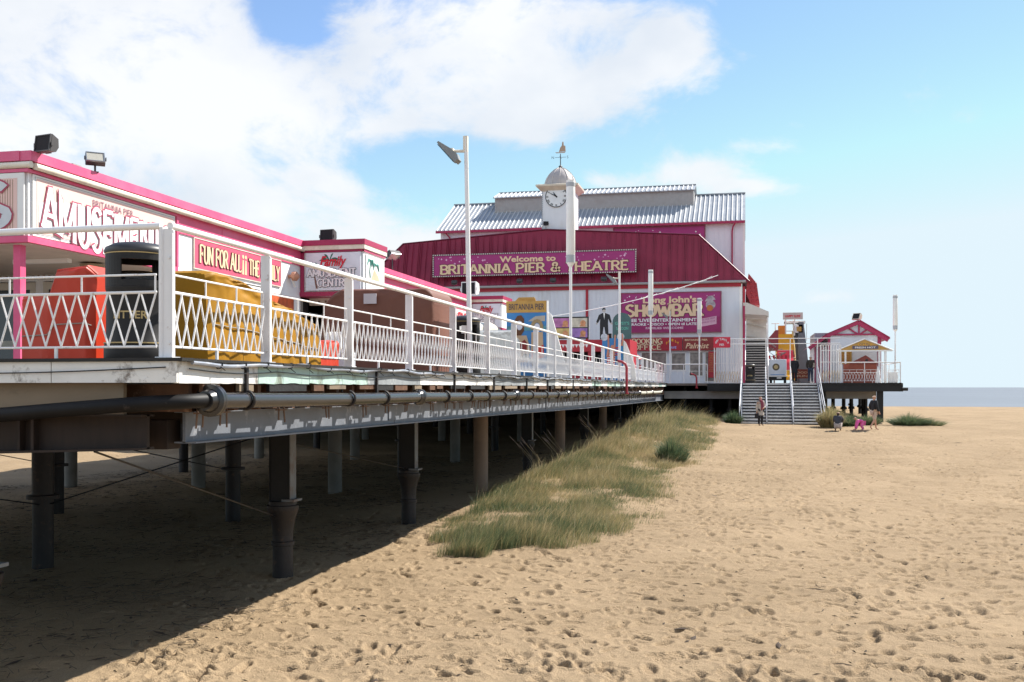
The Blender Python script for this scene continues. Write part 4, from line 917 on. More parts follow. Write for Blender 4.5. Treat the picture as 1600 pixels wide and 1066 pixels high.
m2 = MB(); m2.tube((AX+.08,25.6,5.0),(AX+.1,25.75,4.82),.03,6); m2.build('horn', W_TRIM, o)
def poster():
    t = thing('cartoon_poster', (AX,25.2,2.6), 'tall red and yellow painted poster beside the arcade doorway', 'poster'); mb = MB(); mb.box(AX-.04,24.5,2.5,AX+.01,25.85,4.5); mb.build('board', mat('poster_red',(.62,.10,.03),.5,var=.5,vs=4), t)
    mb = MB(); mb.lathe((AX+.011,25.2,3.95),[(.24,0),(.24,.006)],16,(1,0,0)); mb.box(AX+.011,24.8,2.7,AX+.018,25.2,3.2); mb.build('pale_motif', mat('poster_peach',(.75,.45,.28),.5), t)
    mb = MB(); mb.box(AX+.011,25.0,3.0,AX+.02,25.6,3.6); mb.build('dark_motif', mat('poster_dark',(.1,.05,.05),.5), t)
poster()

# ================================================================ THEATRE
th = thing('theatre_building', (-14, 78, DZ), 'large maroon and white pier theatre with grey ribbed roofs and clock tower', 'building')
FYY = 72.0
def build_theatre():
    # lower hall facade
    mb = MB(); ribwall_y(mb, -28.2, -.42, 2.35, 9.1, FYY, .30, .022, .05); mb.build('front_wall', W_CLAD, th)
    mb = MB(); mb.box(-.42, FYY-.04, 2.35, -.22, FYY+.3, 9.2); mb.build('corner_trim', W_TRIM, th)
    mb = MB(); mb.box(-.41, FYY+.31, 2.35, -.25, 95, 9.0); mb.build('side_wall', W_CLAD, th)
    # red band and gutter under the mansard
    mb = MB(); mb.box(-28.4, FYY-.10, 9.0, -.3, FYY-.03, 9.26)
    for x in (-11.05,): mb.box(x, FYY-.09, 2.35, x+.18, FYY-.03, 9.0)
    mb.box(-.19, FYY+.0, 2.4, -.02, FYY+.15, 9.0); mb.box(-22,FYY-.09,2.35,-21.8,FYY-.03,9.0)
    mb.build('red_band', REDP, th)
    mb = MB(); mb.tube((-28.4,FYY-.28,9.33),(-.0,FYY-.28,9.33),.09,8); mb.build('gutter', GREYC, th)
    # maroon mansard front (slightly raked), low gable top
    y0, y1 = FYY-.2, FYY+.7
    P = [(-28.35,y0,9.3),(0.25,y0,9.3),(-3.2,y1,12.72),(-14.05,y1,13.46),(-24.9,y1,12.76)]
    mb = MB(); mb.add(P+[(p[0],p[1]+.12,p[2]) for p in P], [(0,1,2,3,4),(9,8,7,6,5)]+[((i+1)%5,i,5+i,5+(i+1)%5) for i in range(5)])
    def ztop(x): return np.interp(x, [-28.35,-24.9,-14.05,-3.2,.25], [9.3,12.76,13.46,12.72,9.3]).item()
    x = -28; k = 0; pat = [.0,.12,.24,.95]
    while x < .1:
        for q in (0,.11,.22,.62):
            xx = x+q; zt = ztop(xx+.02)-.04
            if zt > 9.5 and xx < 0:
                yt = y0+(zt-9.3)/(13.2-9.3)*.9
                mb.add([(xx,y0-.05,9.32),(xx+.045,y0-.05,9.32),(xx+.045,y0+.02,9.32),(xx,y0+.02,9.32),(xx,yt-.04,zt),(xx+.045,yt-.04,zt),(xx+.045,yt+.03,zt),(xx,yt+.03,zt)],[(0,1,5,4),(1,2,6,5),(3,0,4,7),(4,5,6,7),(0,3,2,1)])
        x += 1.08
    mb.build('mansard_front', MAROON, th)
    mb = MB()
    for a, b in ((P[1],P[2]),(P[2],P[3]),(P[3],P[4]),(P[4],P[0])): mb.tube(Vector(a)+Vector((0,-.02,.03)), Vector(b)+Vector((0,-.02,.03)), .055, 6)
    mb.build('ridge_capping', mat('dark_maroon_trim',(.13,.01,.03),.5), th)
    mb = MB(); Q = [(-28.35,y0+.2,9.3),(0.25,y0+.2,9.3),(-3.2,y1+.13,12.70),(-14.05,y1+.13,13.42),(-24.9,y1+.13,12.74)]
    D = [(p[0],80.0,p[2]) for p in Q]; mb.add(Q+D, [(1,6,7,2),(2,7,8,3),(3,8,9,4),(4,9,5,0)]); mb.build('lower_roof', MAROON, th)
    # red scalloped side eave at the right corner
    mb = MB(); mb.prism([(.2,FYY+.1,9.9),(.75,FYY+.1,9.2),(.95,FYY+.1,7.7),(.35,FYY+.1,7.75),(.0,FYY+.1,8.6)],(0,14,0))
    for i in range(5):
        z = 9.2-.3*i
        for xq in (.35,.65): mb.lathe((xq+.03*i,FYY+.09,z),[(.1,0),(.06,.05)],8,(0,-1,0))
    mb.build('side_eave', mat('red_tile',(.33,.03,.04),.6), th)
    # upper auditorium
    mb = MB(); ribwall_y(mb, -24.2, -.2, 9.0, 14.75, 80, .40, .02, .05); mb.build('upper_wall', W_CLAD, th)
    mb = MB(); mb.box(-.35,80.13,2.35,-.19,120,14.75); mb.add([(-.2,80,14.75),(-.2,85,17.7),(-.2,90,14.75),(-.3,80,14.75),(-.3,85,17.7),(-.3,90,14.75)],[(0,1,2),(5,4,3)]); mb.box(-.19,80,9,-.05,80.2,14.75); mb.build('upper_side_wall', W_TRIM, th)
    # downpipe + eave board
    mb = MB(); mb.path([(-.75,79.6,14.6),(-.95,79.75,14.3),(-1.0,79.88,14.0),(-1.0,79.88,9.1)],.06,8); mb.path([(-23.7,79.6,14.6),(-23.4,79.88,14.2),(-23.4,79.88,12)],.06,8); mb.build('downpipe', PINKD, th)
    mb = MB(); mb.box(-24.5,79.55,14.56,-.05,79.68,14.74); mb.build('eave_board', PINKD, th)
    def ribroof(xa, xb, yA, zA, yB, zB, pitch, nm, ribm, base, parent=th):
        mb = MB(); mb.add([(xa,yA,zA),(xb,yA,zA),(xb,yB,zB),(xa,yB,zB),(xa,yA,zA-.06),(xb,yA,zA-.06),(xb,yB,zB-.06),(xa,yB,zB-.06)],[(0,1,2,3),(7,6,5,4),(0,4,5,1),(1,5,6,2),(2,6,7,3),(3,7,4,0)])
        o = mb.build(nm, base, parent); mb = MB(); x = xa+.02; h = .085
        while x < xb-.1:
            a = x; b = x+.11; mb.add([(a,yA-.03,zA+.002),(b,yA-.03,zA+.002),(b-.04,yA-.03,zA+h),(a+.04,yA-.03,zA+h),(a,yB,zB+.002),(b,yB,zB+.002),(b-.04,yB,zB+h),(a+.04,yB,zB+h)],[(0,1,2,3),(1,5,6,2),(3,2,6,7),(0,3,7,4),(5,4,7,6)]); x += pitch
        mb.build('roof_rib', ribm, o)
    ribroof(-24.5,-.02,79.6,14.74,85,17.75,.36,'upper_roof',ROOFW,ROOFM)
    mb = MB(); mb.add([(-24.5,85.02,17.75),(-.02,85.02,17.75),(-.02,90.4,14.7),(-24.5,90.4,14.7)],[(0,1,2,3)]); mb.build('rear_roof', ROOFM, th)
    mb = MB(); mb.box(-24.5,84.9,17.76,-.02,85.2,17.86); mb.build('ridge_capping', ROOFM, th)
    # raised lantern
    mb = MB(); ribwall_y(mb,-20.4,-4.05,16.2,17.85,83,.25,.015,.03); mb.box(-4.16,83.13,16.3,-4.05,87,17.85); mb.box(-20.4,83.13,16.3,-20.29,87,17.85); mb.build('lantern_wall', GREYC, th)
    ribroof(-20.5,-3.95,82.8,17.86,85,18.62,.36,'lantern_roof',ROOFW,ROOFM)
    mb = MB(); mb.add([(-20.5,85.01,18.62),(-3.95,85.01,18.62),(-3.95,87.2,17.8),(-20.5,87.2,17.8)],[(0,1,2,3)]); mb.box(-20.5,84.9,18.63,-3.95,85.1,18.7); mb.build('rear_roof', ROOFM, th)
    # clock tower
    x0, x1, ya, yb = -14.4, -12.12, 73.0, 75.3
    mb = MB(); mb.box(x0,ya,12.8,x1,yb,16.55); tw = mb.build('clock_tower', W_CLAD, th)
    mb = MB(); 
    for z in np.arange(13.3, 16.5, .14): 
        for (xx, yy) in ((x0,ya),(x1,ya),(x1,yb)): mb.box(xx-.04,yy-.04,z,xx+.04,yy+.04,z+.07)
    mb.build('bulb_edging', STEEL, tw)
    mb = MB(); c = ((x0+x1)/2,(ya+yb)/2); 
    def ring(e, z): return [(x0-e,ya-e,z),(x1+e,ya-e,z),(x1+e,yb+e,z),(x0-e,yb+e,z)]
    mb.add(ring(.02,16.3)+ring(.40,16.62)+ring(.42,16.74)+ring(.2,16.80),[(i,(i+1)%4,4+(i+1)%4,4+i) for i in range(4)]+[(4+i,4+(i+1)%4,8+(i+1)%4,8+i) for i in range(4)]+[(8+i,8+(i+1)%4,12+(i+1)%4,12+i) for i in range(4)]+[(12,13,14,15),(3,2,1,0)])
    mb.build('cornice', mat('tower_cream',(.66,.60,.50),.5), tw)
    mb = MB(); mb.lathe((c[0],c[1],16.80),[(1.18,0),(1.15,.25),(1.03,.62),(.80,.95),(.5,1.22),(.2,1.38),(.06,1.42)],28)
    d = mb.build('dome', DOME, tw, True); mb = MB()
    for i in range(12):
        a = R(30*i+8); mb.path([(c[0]+r*math.cos(a),c[1]+r*math.sin(a),16.8+h) for r, h in ((1.19,.01),(1.16,.25),(1.04,.62),(.81,.96),(.5,1.24),(.2,1.40))],.022,5)
    mb.build('dome_rib', mat('dome_seam',(.55,.50,.46),.5), d)
    mb = MB(); mb.lathe((c[0],c[1],18.2),[(.10,0),(.16,.08),(.05,.2),(.035,.22),(.03,1.0),(.02,1.05)],10); zc = 18.98
    mb.tube((c[0]-.42,c[1],zc),(c[0]+.42,c[1],zc),.014,5); mb.tube((c[0],c[1]-.4,zc),(c[0],c[1]+.4,zc),.014,5)
    v = mb.build('weather_vane', mat('vane_iron',(.06,.06,.065),.5), tw)
    plain('N',(c[0]-.66,c[1],zc-.09),**FY,h=.2,m=_m['vane_iron'],name='vane_letter',parent=th); plain('S',(c[0]+.48,c[1],zc-.09),**FY,h=.2,m=_m['vane_iron'],name='vane_letter',parent=th)
    mb = MB(); X, Z = c[0], 19.3
    mb.prism([(X-.40,c[1],Z+.08),(X-.3,c[1],Z),(X+.3,c[1],Z),(X+.4,c[1],Z+.1),(X+.1,c[1],Z+.06),(X-.2,c[1],Z+.06)],(0,.03,0))
    mb.prism([(X-.12,c[1],Z+.08),(X+.38,c[1],Z+.12),(X+.36,c[1],Z+.5),(X+.24,c[1],Z+.55),(X+.22,c[1],Z+.82),(X+.13,c[1],Z+.82),(X+.1,c[1],Z+.55),(X-.02,c[1],Z+.4)],(0,.03,0)); mb.build('ship_vane', mat('vane_copper',(.42,.30,.22),.5), v)
    # clock
    cx, cz, yy = -13.36, 15.9, ya-.01
    mb = MB(); mb.lathe((cx,yy,cz),[(.80,-.01),(.80,.05)],40,(0,-1,0)); f = mb.build('clock_face', mat('clock_white',(.74,.76,.78),.4), tw)
    mb = MB(); n = 44
    for (ra, rb) in ((.745,.80),(.56,.575)):
        vs = []; 
        for i in range(n): 
            a = 2*math.pi*i/n; vs += [(cx+ra*math.cos(a),yy-.062,cz+ra*math.sin(a)),(cx+rb*math.cos(a),yy-.062,cz+rb*math.sin(a))]
        if ra > .7: mb.add(vs,[(2*i,2*i+1,(2*i+3)%(2*n),(2*i+2)%(2*n)) for i in range(n)])
    for hnum, rn in enumerate(['XII','I','II','III','IIII','V','VI','VII','VIII','IX','X','XI']):
        a = math.pi/2-2*math.pi*hnum/12; ur = Vector((math.cos(a),0,math.sin(a))); ut = Vector((math.sin(a),0,-math.cos(a))); w_ = {'I':.035,'V':.085,'X':.085}
        tot = sum(w_[q]+.012 for q in rn); o_ = -tot/2; cc = Vector((cx,yy-.064,cz))+ur*.65
        for q in rn:
            o1 = o_+w_[q]/2; o_ += w_[q]+.012
            def bar(ta, ra_, tb, rb_, wd=.026):
                p = cc+ut*(o1+ta)+ur*ra_; q2 = cc+ut*(o1+tb)+ur*rb_; mb.add([p-ut*wd/2,p+ut*wd/2,q2+ut*wd/2,q2-ut*wd/2],[(0,1,2,3)])
            if q == 'I': bar(0,-.075,0,.075)
            if q == 'V': bar(-.03,.075,0,-.075,.03); bar(.03,.075,0,-.075,.014)
            if q == 'X': bar(-.03,.075,.03,-.075,.03); bar(.03,.075,-.03,-.075,.014)
    mb.build('numeral', BLACK, f)
    mb = MB()
    for (ang, L_, w_, yo) in ((90+36,.42,.075,.075),(90+62,.66,.05,.085)):
        a = R(ang); p = Vector((cx,yy-yo,cz)); u = Vector((math.cos(a),0,math.sin(a))); s_ = Vector((-math.sin(a),0,math.cos(a)))
        mb.add([p-u*.1-s_*w_*.6,p-u*.1+s_*w_*.6,p+u*L_*.55+s_*w_*.5,p+u*L_,p+u*L_*.55-s_*w_*.5],[(0,1,2,3,4)])
    mb.lathe((cx,yy-.07,cz),[(.06,0),(.06,.03)],12,(0,-1,0)); mb.build('clock_hand', BLACK, f)
    # ground-floor shopfront
    for a, b, z0, z1, mm in ((-7.6,-5.6,2.6,4.6,0),(-5.1,-4.2,3.0,4.45,0),(-3.0,-2.3,2.5,4.5,0)):
        pass
    def win(a, b, z0, z1, nm='window', pm=None):
        f = frame_y(a,b,z0,z1,FYY-.03,.07,.04); w_ = f.build(nm, W_TRIM, th); g = MB(); g.box(a,FYY-.03,z0,b,FYY-.022,z1); g.build('pane', pm or mat('poster_glass',(.20,.17,.15),.2,var=.8,vs=3.5), w_); return w_
    win(-7.1,-5.4,3.1,4.5); win(-5.0,-4.1,3.3,4.45); win(-4.25+.5,-2.9+.0,2.9,4.5); win(-2.7,-2.05,2.5,4.5,'glazed_door'); win(-9.6,-7.9,2.9,4.5); win(-12.5,-11.3,2.9,4.5)
build_theatre()
def theatre_signs():
    # welcome sign
    y = FYY-.62; t = thing('welcome_sign', (-15,y,10), 'wide purple sign reading Welcome to BRITANNIA PIER & THEATRE on the maroon front', 'sign')
    x0, x1, z0, z1 = -22.1, -7.5, 10.18, 11.62
    mb = MB(); mb.box(x0,y,z0,x1,y+.15,z1)
    for x in (-20,-14.8,-9.5): mb.box(x,y+.151,10.3,x+.1,y+.6,10.4)
    mb.build('board', MAGENTA, t); frame_y(x0,x1,z0,z1,y-.02,.10,.15).build('frame', mat('sign_frame',(.14,.08,.09),.5), t)
    mb = MB(); n = 90
    for i in range(n+1):
        x = x0-.05+(x1-x0+.1)*i/n
        for z in (z0-.05,z1+.05): mb.box(x-.035,y-.065,z-.035,x+.035,y-.033,z+.035)
    for i in range(1,10):
        for x in (x0-.05,x1+.05): mb.box(x-.035,y-.065,z0-.05+.153*i-.035,x+.035,y-.033,z0-.05+.153*i+.035)
    mb.build('bulb', mat('bulb_pale',(.7,.66,.6),.4), t)
    letters(t,'BRITANNIA PIER & THEATRE',(-21.65,y-.01,10.30),FY,.62,CREAML,width=13.7,th=.22,outline=DMAR,og=.035)
    plain('Welcome to',(-17.2,y-.01,11.06),**FY,h=.40,width=4.1,m=CREAML,parent=t,bold=.035,off=.012)
    stars(t,-21.8,-17.6,11.0,11.5,y-.001,16,3,.09,mat('pink_star',(.8,.5,.68),.5)); stars(t,-12.6,-7.8,11.0,11.5,y-.001,18,4,.09,_m['pink_star'])
    # showbar sign
    y = FYY-.16; x0,x1,z0,z1 = -8.45,-1.7,5.95,8.62
    t = thing('showbar_sign', (-5,y,6), "big purple sign reading Long John's SHOWBAR with entertainment lines", 'sign')
    mb = MB(); mb.box(x0,y,z0,x1,y+.1,z1); mb.build('board', MAGENTA, t); frame_y(x0,x1,z0,z1,y-.01,.09,.1).build('frame', mat('showbar_frame',(.26,.05,.10),.5), t)
    mb = MB(); mb.box(x0+.02,y-.006,z0+.02,x1-.02,y-.001,6.95); mb.build('lower_band', mat('deep_magenta',(.30,.02,.12),.5), t)
    letters(t,'SHOWBAR',(-8.2,y-.01,7.05),FY,.78,CREAML,width=5.35,th=.24,outline=DMAR,og=.04)
    plain("Long John's",(-7.0,y-.01,7.98),**FY,h=.42,width=3.7,m=CREAML,parent=t,bold=.04,off=.012)
    plain("FREE 'LIVE' ENTERTAINMENT",(-8.2,y-.01,6.66),**FY,h=.22,width=4.9,m=WHITEL,parent=t,bold=.03,off=.012)
    plain("KARAOKE • DISCO • OPEN til LATE",(-8.2,y-.01,6.40),**FY,h=.17,width=4.9,m=WHITEL,parent=t,bold=.03,off=.012)
    plain("FAMILIES WELCOME",(-6.8,y-.01,6.14),**FY,h=.15,width=2.6,m=mat('pink_lettering',(.75,.5,.6),.5),parent=t,bold=.03,off=.012)
    stars(t,-8.3,-7.0,7.9,8.5,y-.001,8,5,.07); stars(t,-3.3,-1.8,8.1,8.5,y-.001,5,6,.06)
    mb = MB(); mb.lathe((-2.35,y-.002,7.78),[(.33,0),(.33,.008)],20,(0,-1,0)); mb.prism([(-2.75,y-.012,8.0),(-2.0,y-.012,8.12),(-2.2,y-.012,8.4),(-2.5,y-.012,8.38)],(0,.006,0)); mb.build('portrait_motif', mat('motif_grey',(.35,.30,.32),.6,var=.8,vs=5), t)
    mb = MB(); mb.lathe((-2.4,y-.02,7.55),[(.22,0),(.22,.004)],14,(0,-1,0)); mb.build('beard_motif', mat('motif_orange',(.5,.16,.05),.6), t)
    mb = MB(); mb.prism([(-3.1,y-.012,6.25),(-1.95,y-.012,6.45),(-1.95,y-.012,7.0),(-3.1,y-.012,6.8)],(0,.006,0)); mb.build('notice_motif', mat('pale_notice',(.66,.38,.50),.5), t)
    plain('IN THE FREE',(-2.95,y-.02,6.68),(1,0,.17),(0,0,1),(0,-1,0),h=.1,width=.9,m=MAGENTA,parent=t); plain('FAMILIES CLUB',(-2.95,y-.02,6.48),(1,0,.17),(0,0,1),(0,-1,0),h=.1,width=.9,m=MAGENTA,parent=t)
    # upper sign mostly hidden
    y = 79.85; t = thing('upper_sign',(-6,y,12.5),'purple starry sign on the upper theatre wall half hidden by the maroon front','sign'); mb = MB(); mb.box(-10.0,y,12.3,-3.1,y+.1,14.45); mb.build('board',MAGENTA,t); frame_y(-10,-3.1,12.3,14.45,y-.01,.1,.1).build('frame',_m['showbar_frame'],t); stars(t,-9.5,-3.4,13.7,14.3,y-.001,14,8,.09)
    # booking office / palmist strip
    y = FYY-.30
    t = thing('booking_sign',(-6,y,4.7),'red fascia sign reading BOOKING OFFICE under the showbar sign','sign'); mb = MB(); mb.box(-8.5,y,4.63,-4.28,y+.2,5.55); mb.build('board',REDP,t)
    letters(t,'BOOKING',(-7.75,y-.005,5.13),FY,.33,CREAML,width=2.1,th=.2,outline=DMAR,og=.014); letters(t,'OFFICE',(-7.65,y-.005,4.72),FY,.33,CREAML,width=1.95,th=.2,outline=DMAR,og=.014)
    for i, ch in enumerate('FAMILY'):
        a = R(150-24*i); plain(ch,(-4.95+.42*math.cos(a)-.06,y-.005,4.86+.42*math.sin(a)),**FY,h=.17,m=YEL,parent=t,bold=.02)
    plain('SAVE',(-5.17,y-.005,4.76),**FY,h=.17,width=.5,m=mat('pale_blue_lettering',(.35,.42,.8),.5),parent=t,bold=.02)
    t = thing('palmist_sign',(-3,y,4.7),'dark red fascia sign reading Palmist beside the booking office sign','sign'); mb = MB(); mb.box(-4.24,y,4.63,-2.0,y+.2,5.55); mb.build('board',mat('brown_red',(.25,.03,.03),.5),t)
    plain('BRITANNIA PIER',(-4.1,y-.005,5.3),**FY,h=.12,width=1.55,m=CREAML,parent=t,bold=.02); plain('Palmist',(-4.05,y-.005,4.78),**FY,h=.38,width=1.6,m=CREAML,parent=t,shear=.3,bold=.012)
    t = thing('reading_board',(-2.3,y,3),'narrow upright red board of small cream writing beside the glazed door','sign'); mb = MB(); mb.box(-2.55+.05,y,2.75,-2.0,y+.05,4.55); mb.build('board',REDP,t)
    mb = MB(); z = 4.42; rs = random.Random(2)
    for zt in range(11): plain('READINGS' if zt % 3 == 0 else ('PALM' if zt % 3 == 1 else 'TAROT'),(-2.45,y-.002,4.36-.12*zt),**FY,h=.08,width=.4,m=OCHRE,parent=t)
    t = thing('banner',(-1.5,66.75,4.6),'bright red banner with white writing tied to the tall bar fence','banner'); mb = MB(); mb.box(-2.0,66.77,4.62,-.95,66.8,5.3); mb.build('cloth',mat('banner_red',(.62,.03,.06),.5),t)
    for i, ch in enumerate('BRITANNIA'):
        a = R(155-16.5*i); plain(ch,(-1.48+.40*math.cos(a)-.04,66.765,4.74+.36*math.sin(a)),**FY,h=.13,m=WHITEL,parent=t,bold=.02)
    plain('PIER',(-1.63,66.765,4.74),**FY,h=.14,width=.3,m=WHITEL,parent=t,bold=.02)
theatre_signs()
for i, (x, lb) in enumerate(((-20.4,'leftmost'),(-15.6,'middle left'),(-13.2,'right of centre'),(-9.6,'rightmost'))):
    floodlight(x, FYY-1.5+.35, 9.42, 180, 40, .40, f'{lb} of the dark floodlights on the gutter below the welcome sign', group='floodlights below the welcome sign', stand=.02)
floodlight(-14.05, 72.6, 13.46, 10, -10, .38, 'small black flood lamp at the foot of the clock tower', open_face=False, stand=.30)
#PART4
# ================================================================ POLES
def pole(x, y, ztop, label, kind='tube', tube_len=2.6, lean=0, r=.04):
    t = thing('flag_pole' if kind == 'tube' else 'lamp_post', (x,y,DZ), label, 'pole' if kind == 'tube' else 'lamp post', 'white sleeved poles along the deck' if kind == 'tube' else 'white floodlight posts along the deck')
    mb = MB()
    if kind == 'tube':
        zt = ztop-tube_len; mb.tube((x,y,DZ),(x,y,zt),.045,12); mb.lathe((x,y,DZ),[(.10,0),(.10,.02)],12); mb.build('shaft', W_RAIL, t, True)
        mb = MB(); mb.lathe((x,y,zt-.0),[(.06,-.12),(.10,-.05),(.135,0),(.135,.25),(.142,.26),(.142,tube_len-.22),(.135,tube_len-.2),(.135,tube_len),(.06,tube_len+.01)],18); mb.build('sleeve', W_TRIM, t, True)
        mb = MB(); mb.lathe((x,y,zt),[(.144,0),(.144,.24)],18); mb.lathe((x,y,ztop-.2),[(.146,0),(.146,.12)],18); mb.build('collar', mat('grey_collar',(.40,.42,.44),.5), t, True)
    else:
        mb.tube((x,y,DZ),(x+lean,y,ztop),.055,12,r2=.042); mb.lathe((x,y,DZ),[(.12,0),(.12,.02)],12); mb.build('shaft', W_RAIL, t, True)
        zz = ztop-.28; X = x+lean; mb = MB(); mb.box(X-.05,y-.04,ztop-.3,X+.04,y+.04,ztop+.02); mb.tube((X-.04,y,zz),(X-.28,y-.05,zz),.03,8); mb.box(X-.34,y-.12,zz-.05,X-.24,y+.08,zz+.05); mb.build('arm', CREAM, t)
        mb = MB(); mb.prism([(X-.54,y-.15,zz+.20),(X-.57,y-.15,zz+.17),(X-.20,y-.15,zz-.24),(X-.13,y-.15,zz-.18),(X-.18,y-.15,zz-.05),(X-.3,y-.15,zz+.05)],(0,.28,0)); mb.build('lamp_head', mat('lamp_grey',(.22,.23,.23),.45), t)
        mb = MB(); mb.prism([(X-.555,y-.12,zz+.145),(X-.24,y-.12,zz-.205),(X-.25,y-.12,zz-.22),(X-.57,y-.12,zz+.135)],(0,.22,0)); mb.build('lamp_glass', GLASS, t)
    return t
pole(-5.42, 19.97, 7.15, 'tallest white post with a floodlight on a short arm, nearest the camera', 'lamp', lean=-.09)
pole(-5.38, 44.7, 7.14, 'floodlight post left of the showbar sign, its lamp over the welcome sign corner', 'lamp')
pole(-5.0, 70.2, 7.25, 'farthest and shortest looking floodlight post before the showbar lettering', 'lamp')
pole(-5.38, 31.9, 8.62, 'white sleeved pole standing in front of the clock tower')
pole(-5.35, 59.5, 8.88, 'white sleeved pole crossing the word SHOWBAR')
pole(-2.95, 68.0, 7.92, 'white sleeved pole at the right end of the showbar sign', tube_len=2.3)
pole(9.09, 67.5, 7.84, 'white sleeved pole alone against the sky at the seaward corner', tube_len=2.15)
mb = MB(); A = Vector((-11.5,58,6.1)); B = Vector((-1.8,70,9.6)); pts = []
for i in range(25): f = i/24; p = A.lerp(B, f); p.z -= .9*4*f*(1-f)*.35; pts.append(p)
mb.path(pts, .022, 5); 
for i in range(13,24):
    for q in range(2): p = pts[i]+Vector((random.uniform(-.1,.1),0,random.uniform(-.1,.12))); mb.path([pts[i-1], p, pts[i]], .012, 4)
tag(mb.build('festoon_cable', W_TRIM), 'pale festoon cable rising across the theatre front from the booth to the eaves', 'cable')

# ================================================================ THINGS ON THE DECK
def litter_bin(x, y, s, label, yaw=0, white=False):
    t = thing('litter_bin', (0,0,0), label, 'litter bin', 'black round litter bins'); r = .30*s; H = 1.19*s
    mb = MB(); mb.lathe((0,0,0),[(r*1.02,0),(r*1.05,.02),(r*1.05,.16*s),(r*.98,.19*s),(r*.97,.70*s),(r*1.0,.715*s),(r*1.0,.735*s)],36); mb.build('body', BINM, t, True)
    # hooded top with a letter opening cut from the wall of the drum
    mb = MB(); n = 48; z0, z1, zt = .737*s, .80*s, 1.0*s; rr = r*1.0; ri = r*.93
    def op(a): 
        a = (a-math.radians(-78)+math.pi) % (2*math.pi) - math.pi
        b = (a+math.pi+math.pi) % (2*math.pi) - math.pi
        return abs(a) < .66 or abs(abs(a)-math.pi) < .66
    for i in range(n):
        a0, a1 = 2*math.pi*i/n, 2*math.pi*(i+1)/n; mid_ = (a0+a1)/2
        def P(a, q, z): return (q*math.cos(a), q*math.sin(a), z)
        for (za, zb) in (((z0, z1),(zt, 1.075*s)) if op(mid_) else ((z0, 1.075*s),)):
            mb.add([P(a0,rr,za),P(a1,rr,za),P(a1,rr,zb),P(a0,rr,zb),P(a0,ri,za),P(a1,ri,za),P(a1,ri,zb),P(a0,ri,zb)],[(0,1,2,3),(5,4,7,6),(3,2,6,7),(1,0,4,5),(0,3,7,4),(2,1,5,6)])
    mb.build('hood', BINM, t)
    mb = MB(); mb.lathe((0,0,1.076*s),[(r*1.03,0),(r*1.05,.02*s),(r*1.0,.055*s),(r*.75,.095*s),(r*.35,.115*s),(.02,.12*s)],36); mb.build('lid', mat('bin_lid',(.03,.031,.034),.45), t, True)
    mb = MB(); mb.lathe((0,0,1.062*s),[(r*1.008,0),(r*1.008,.010)],36); mb.lathe((0,0,.19*s),[(r*1.055,-.012),(r*1.055,0)],36); mb.build('gold_line', GOLD, t)
    mb = MB(); mb.lathe((0,0,.738*s),[(ri*.9,0),(ri*.9,.12*s),(ri*.6,.16*s),(.02,.17*s)],20); mb.build('bin_bag', mat('bin_bag',(.01,.01,.012),.25,bump=.8,bs=25), t, True)
    o = plain('LITTER', (-.20*s,-r*.99,.42*s), (1,0,0),(0,0,1),(0,-1,0), h=.075*s, width=.34*s, m=GOLD, off=.0, parent=t, bold=.02)
    for v in o.data.vertices:
        a = v.co.x/(r*.985); v.co = Vector((math.sin(a)*r*.985, -math.cos(a)*r*.985, v.co.z))
    if white: mb = MB(); mb.box(-.07,-r*1.03,.82*s,.05,-r*1.02,.98*s); mb.build('notice', W_TRIM, t)
    t.rotation_euler.z = R(yaw); t.location = (x, y, DZ)
litter_bin(-5.93, 9.15, 1.0, 'black litter bin with gold lines beside the corner post', yaw=25)
litter_bin(-5.62, 20.3, 1.02, 'farther black litter bin with a white notice behind the lamp post', yaw=15, white=True)
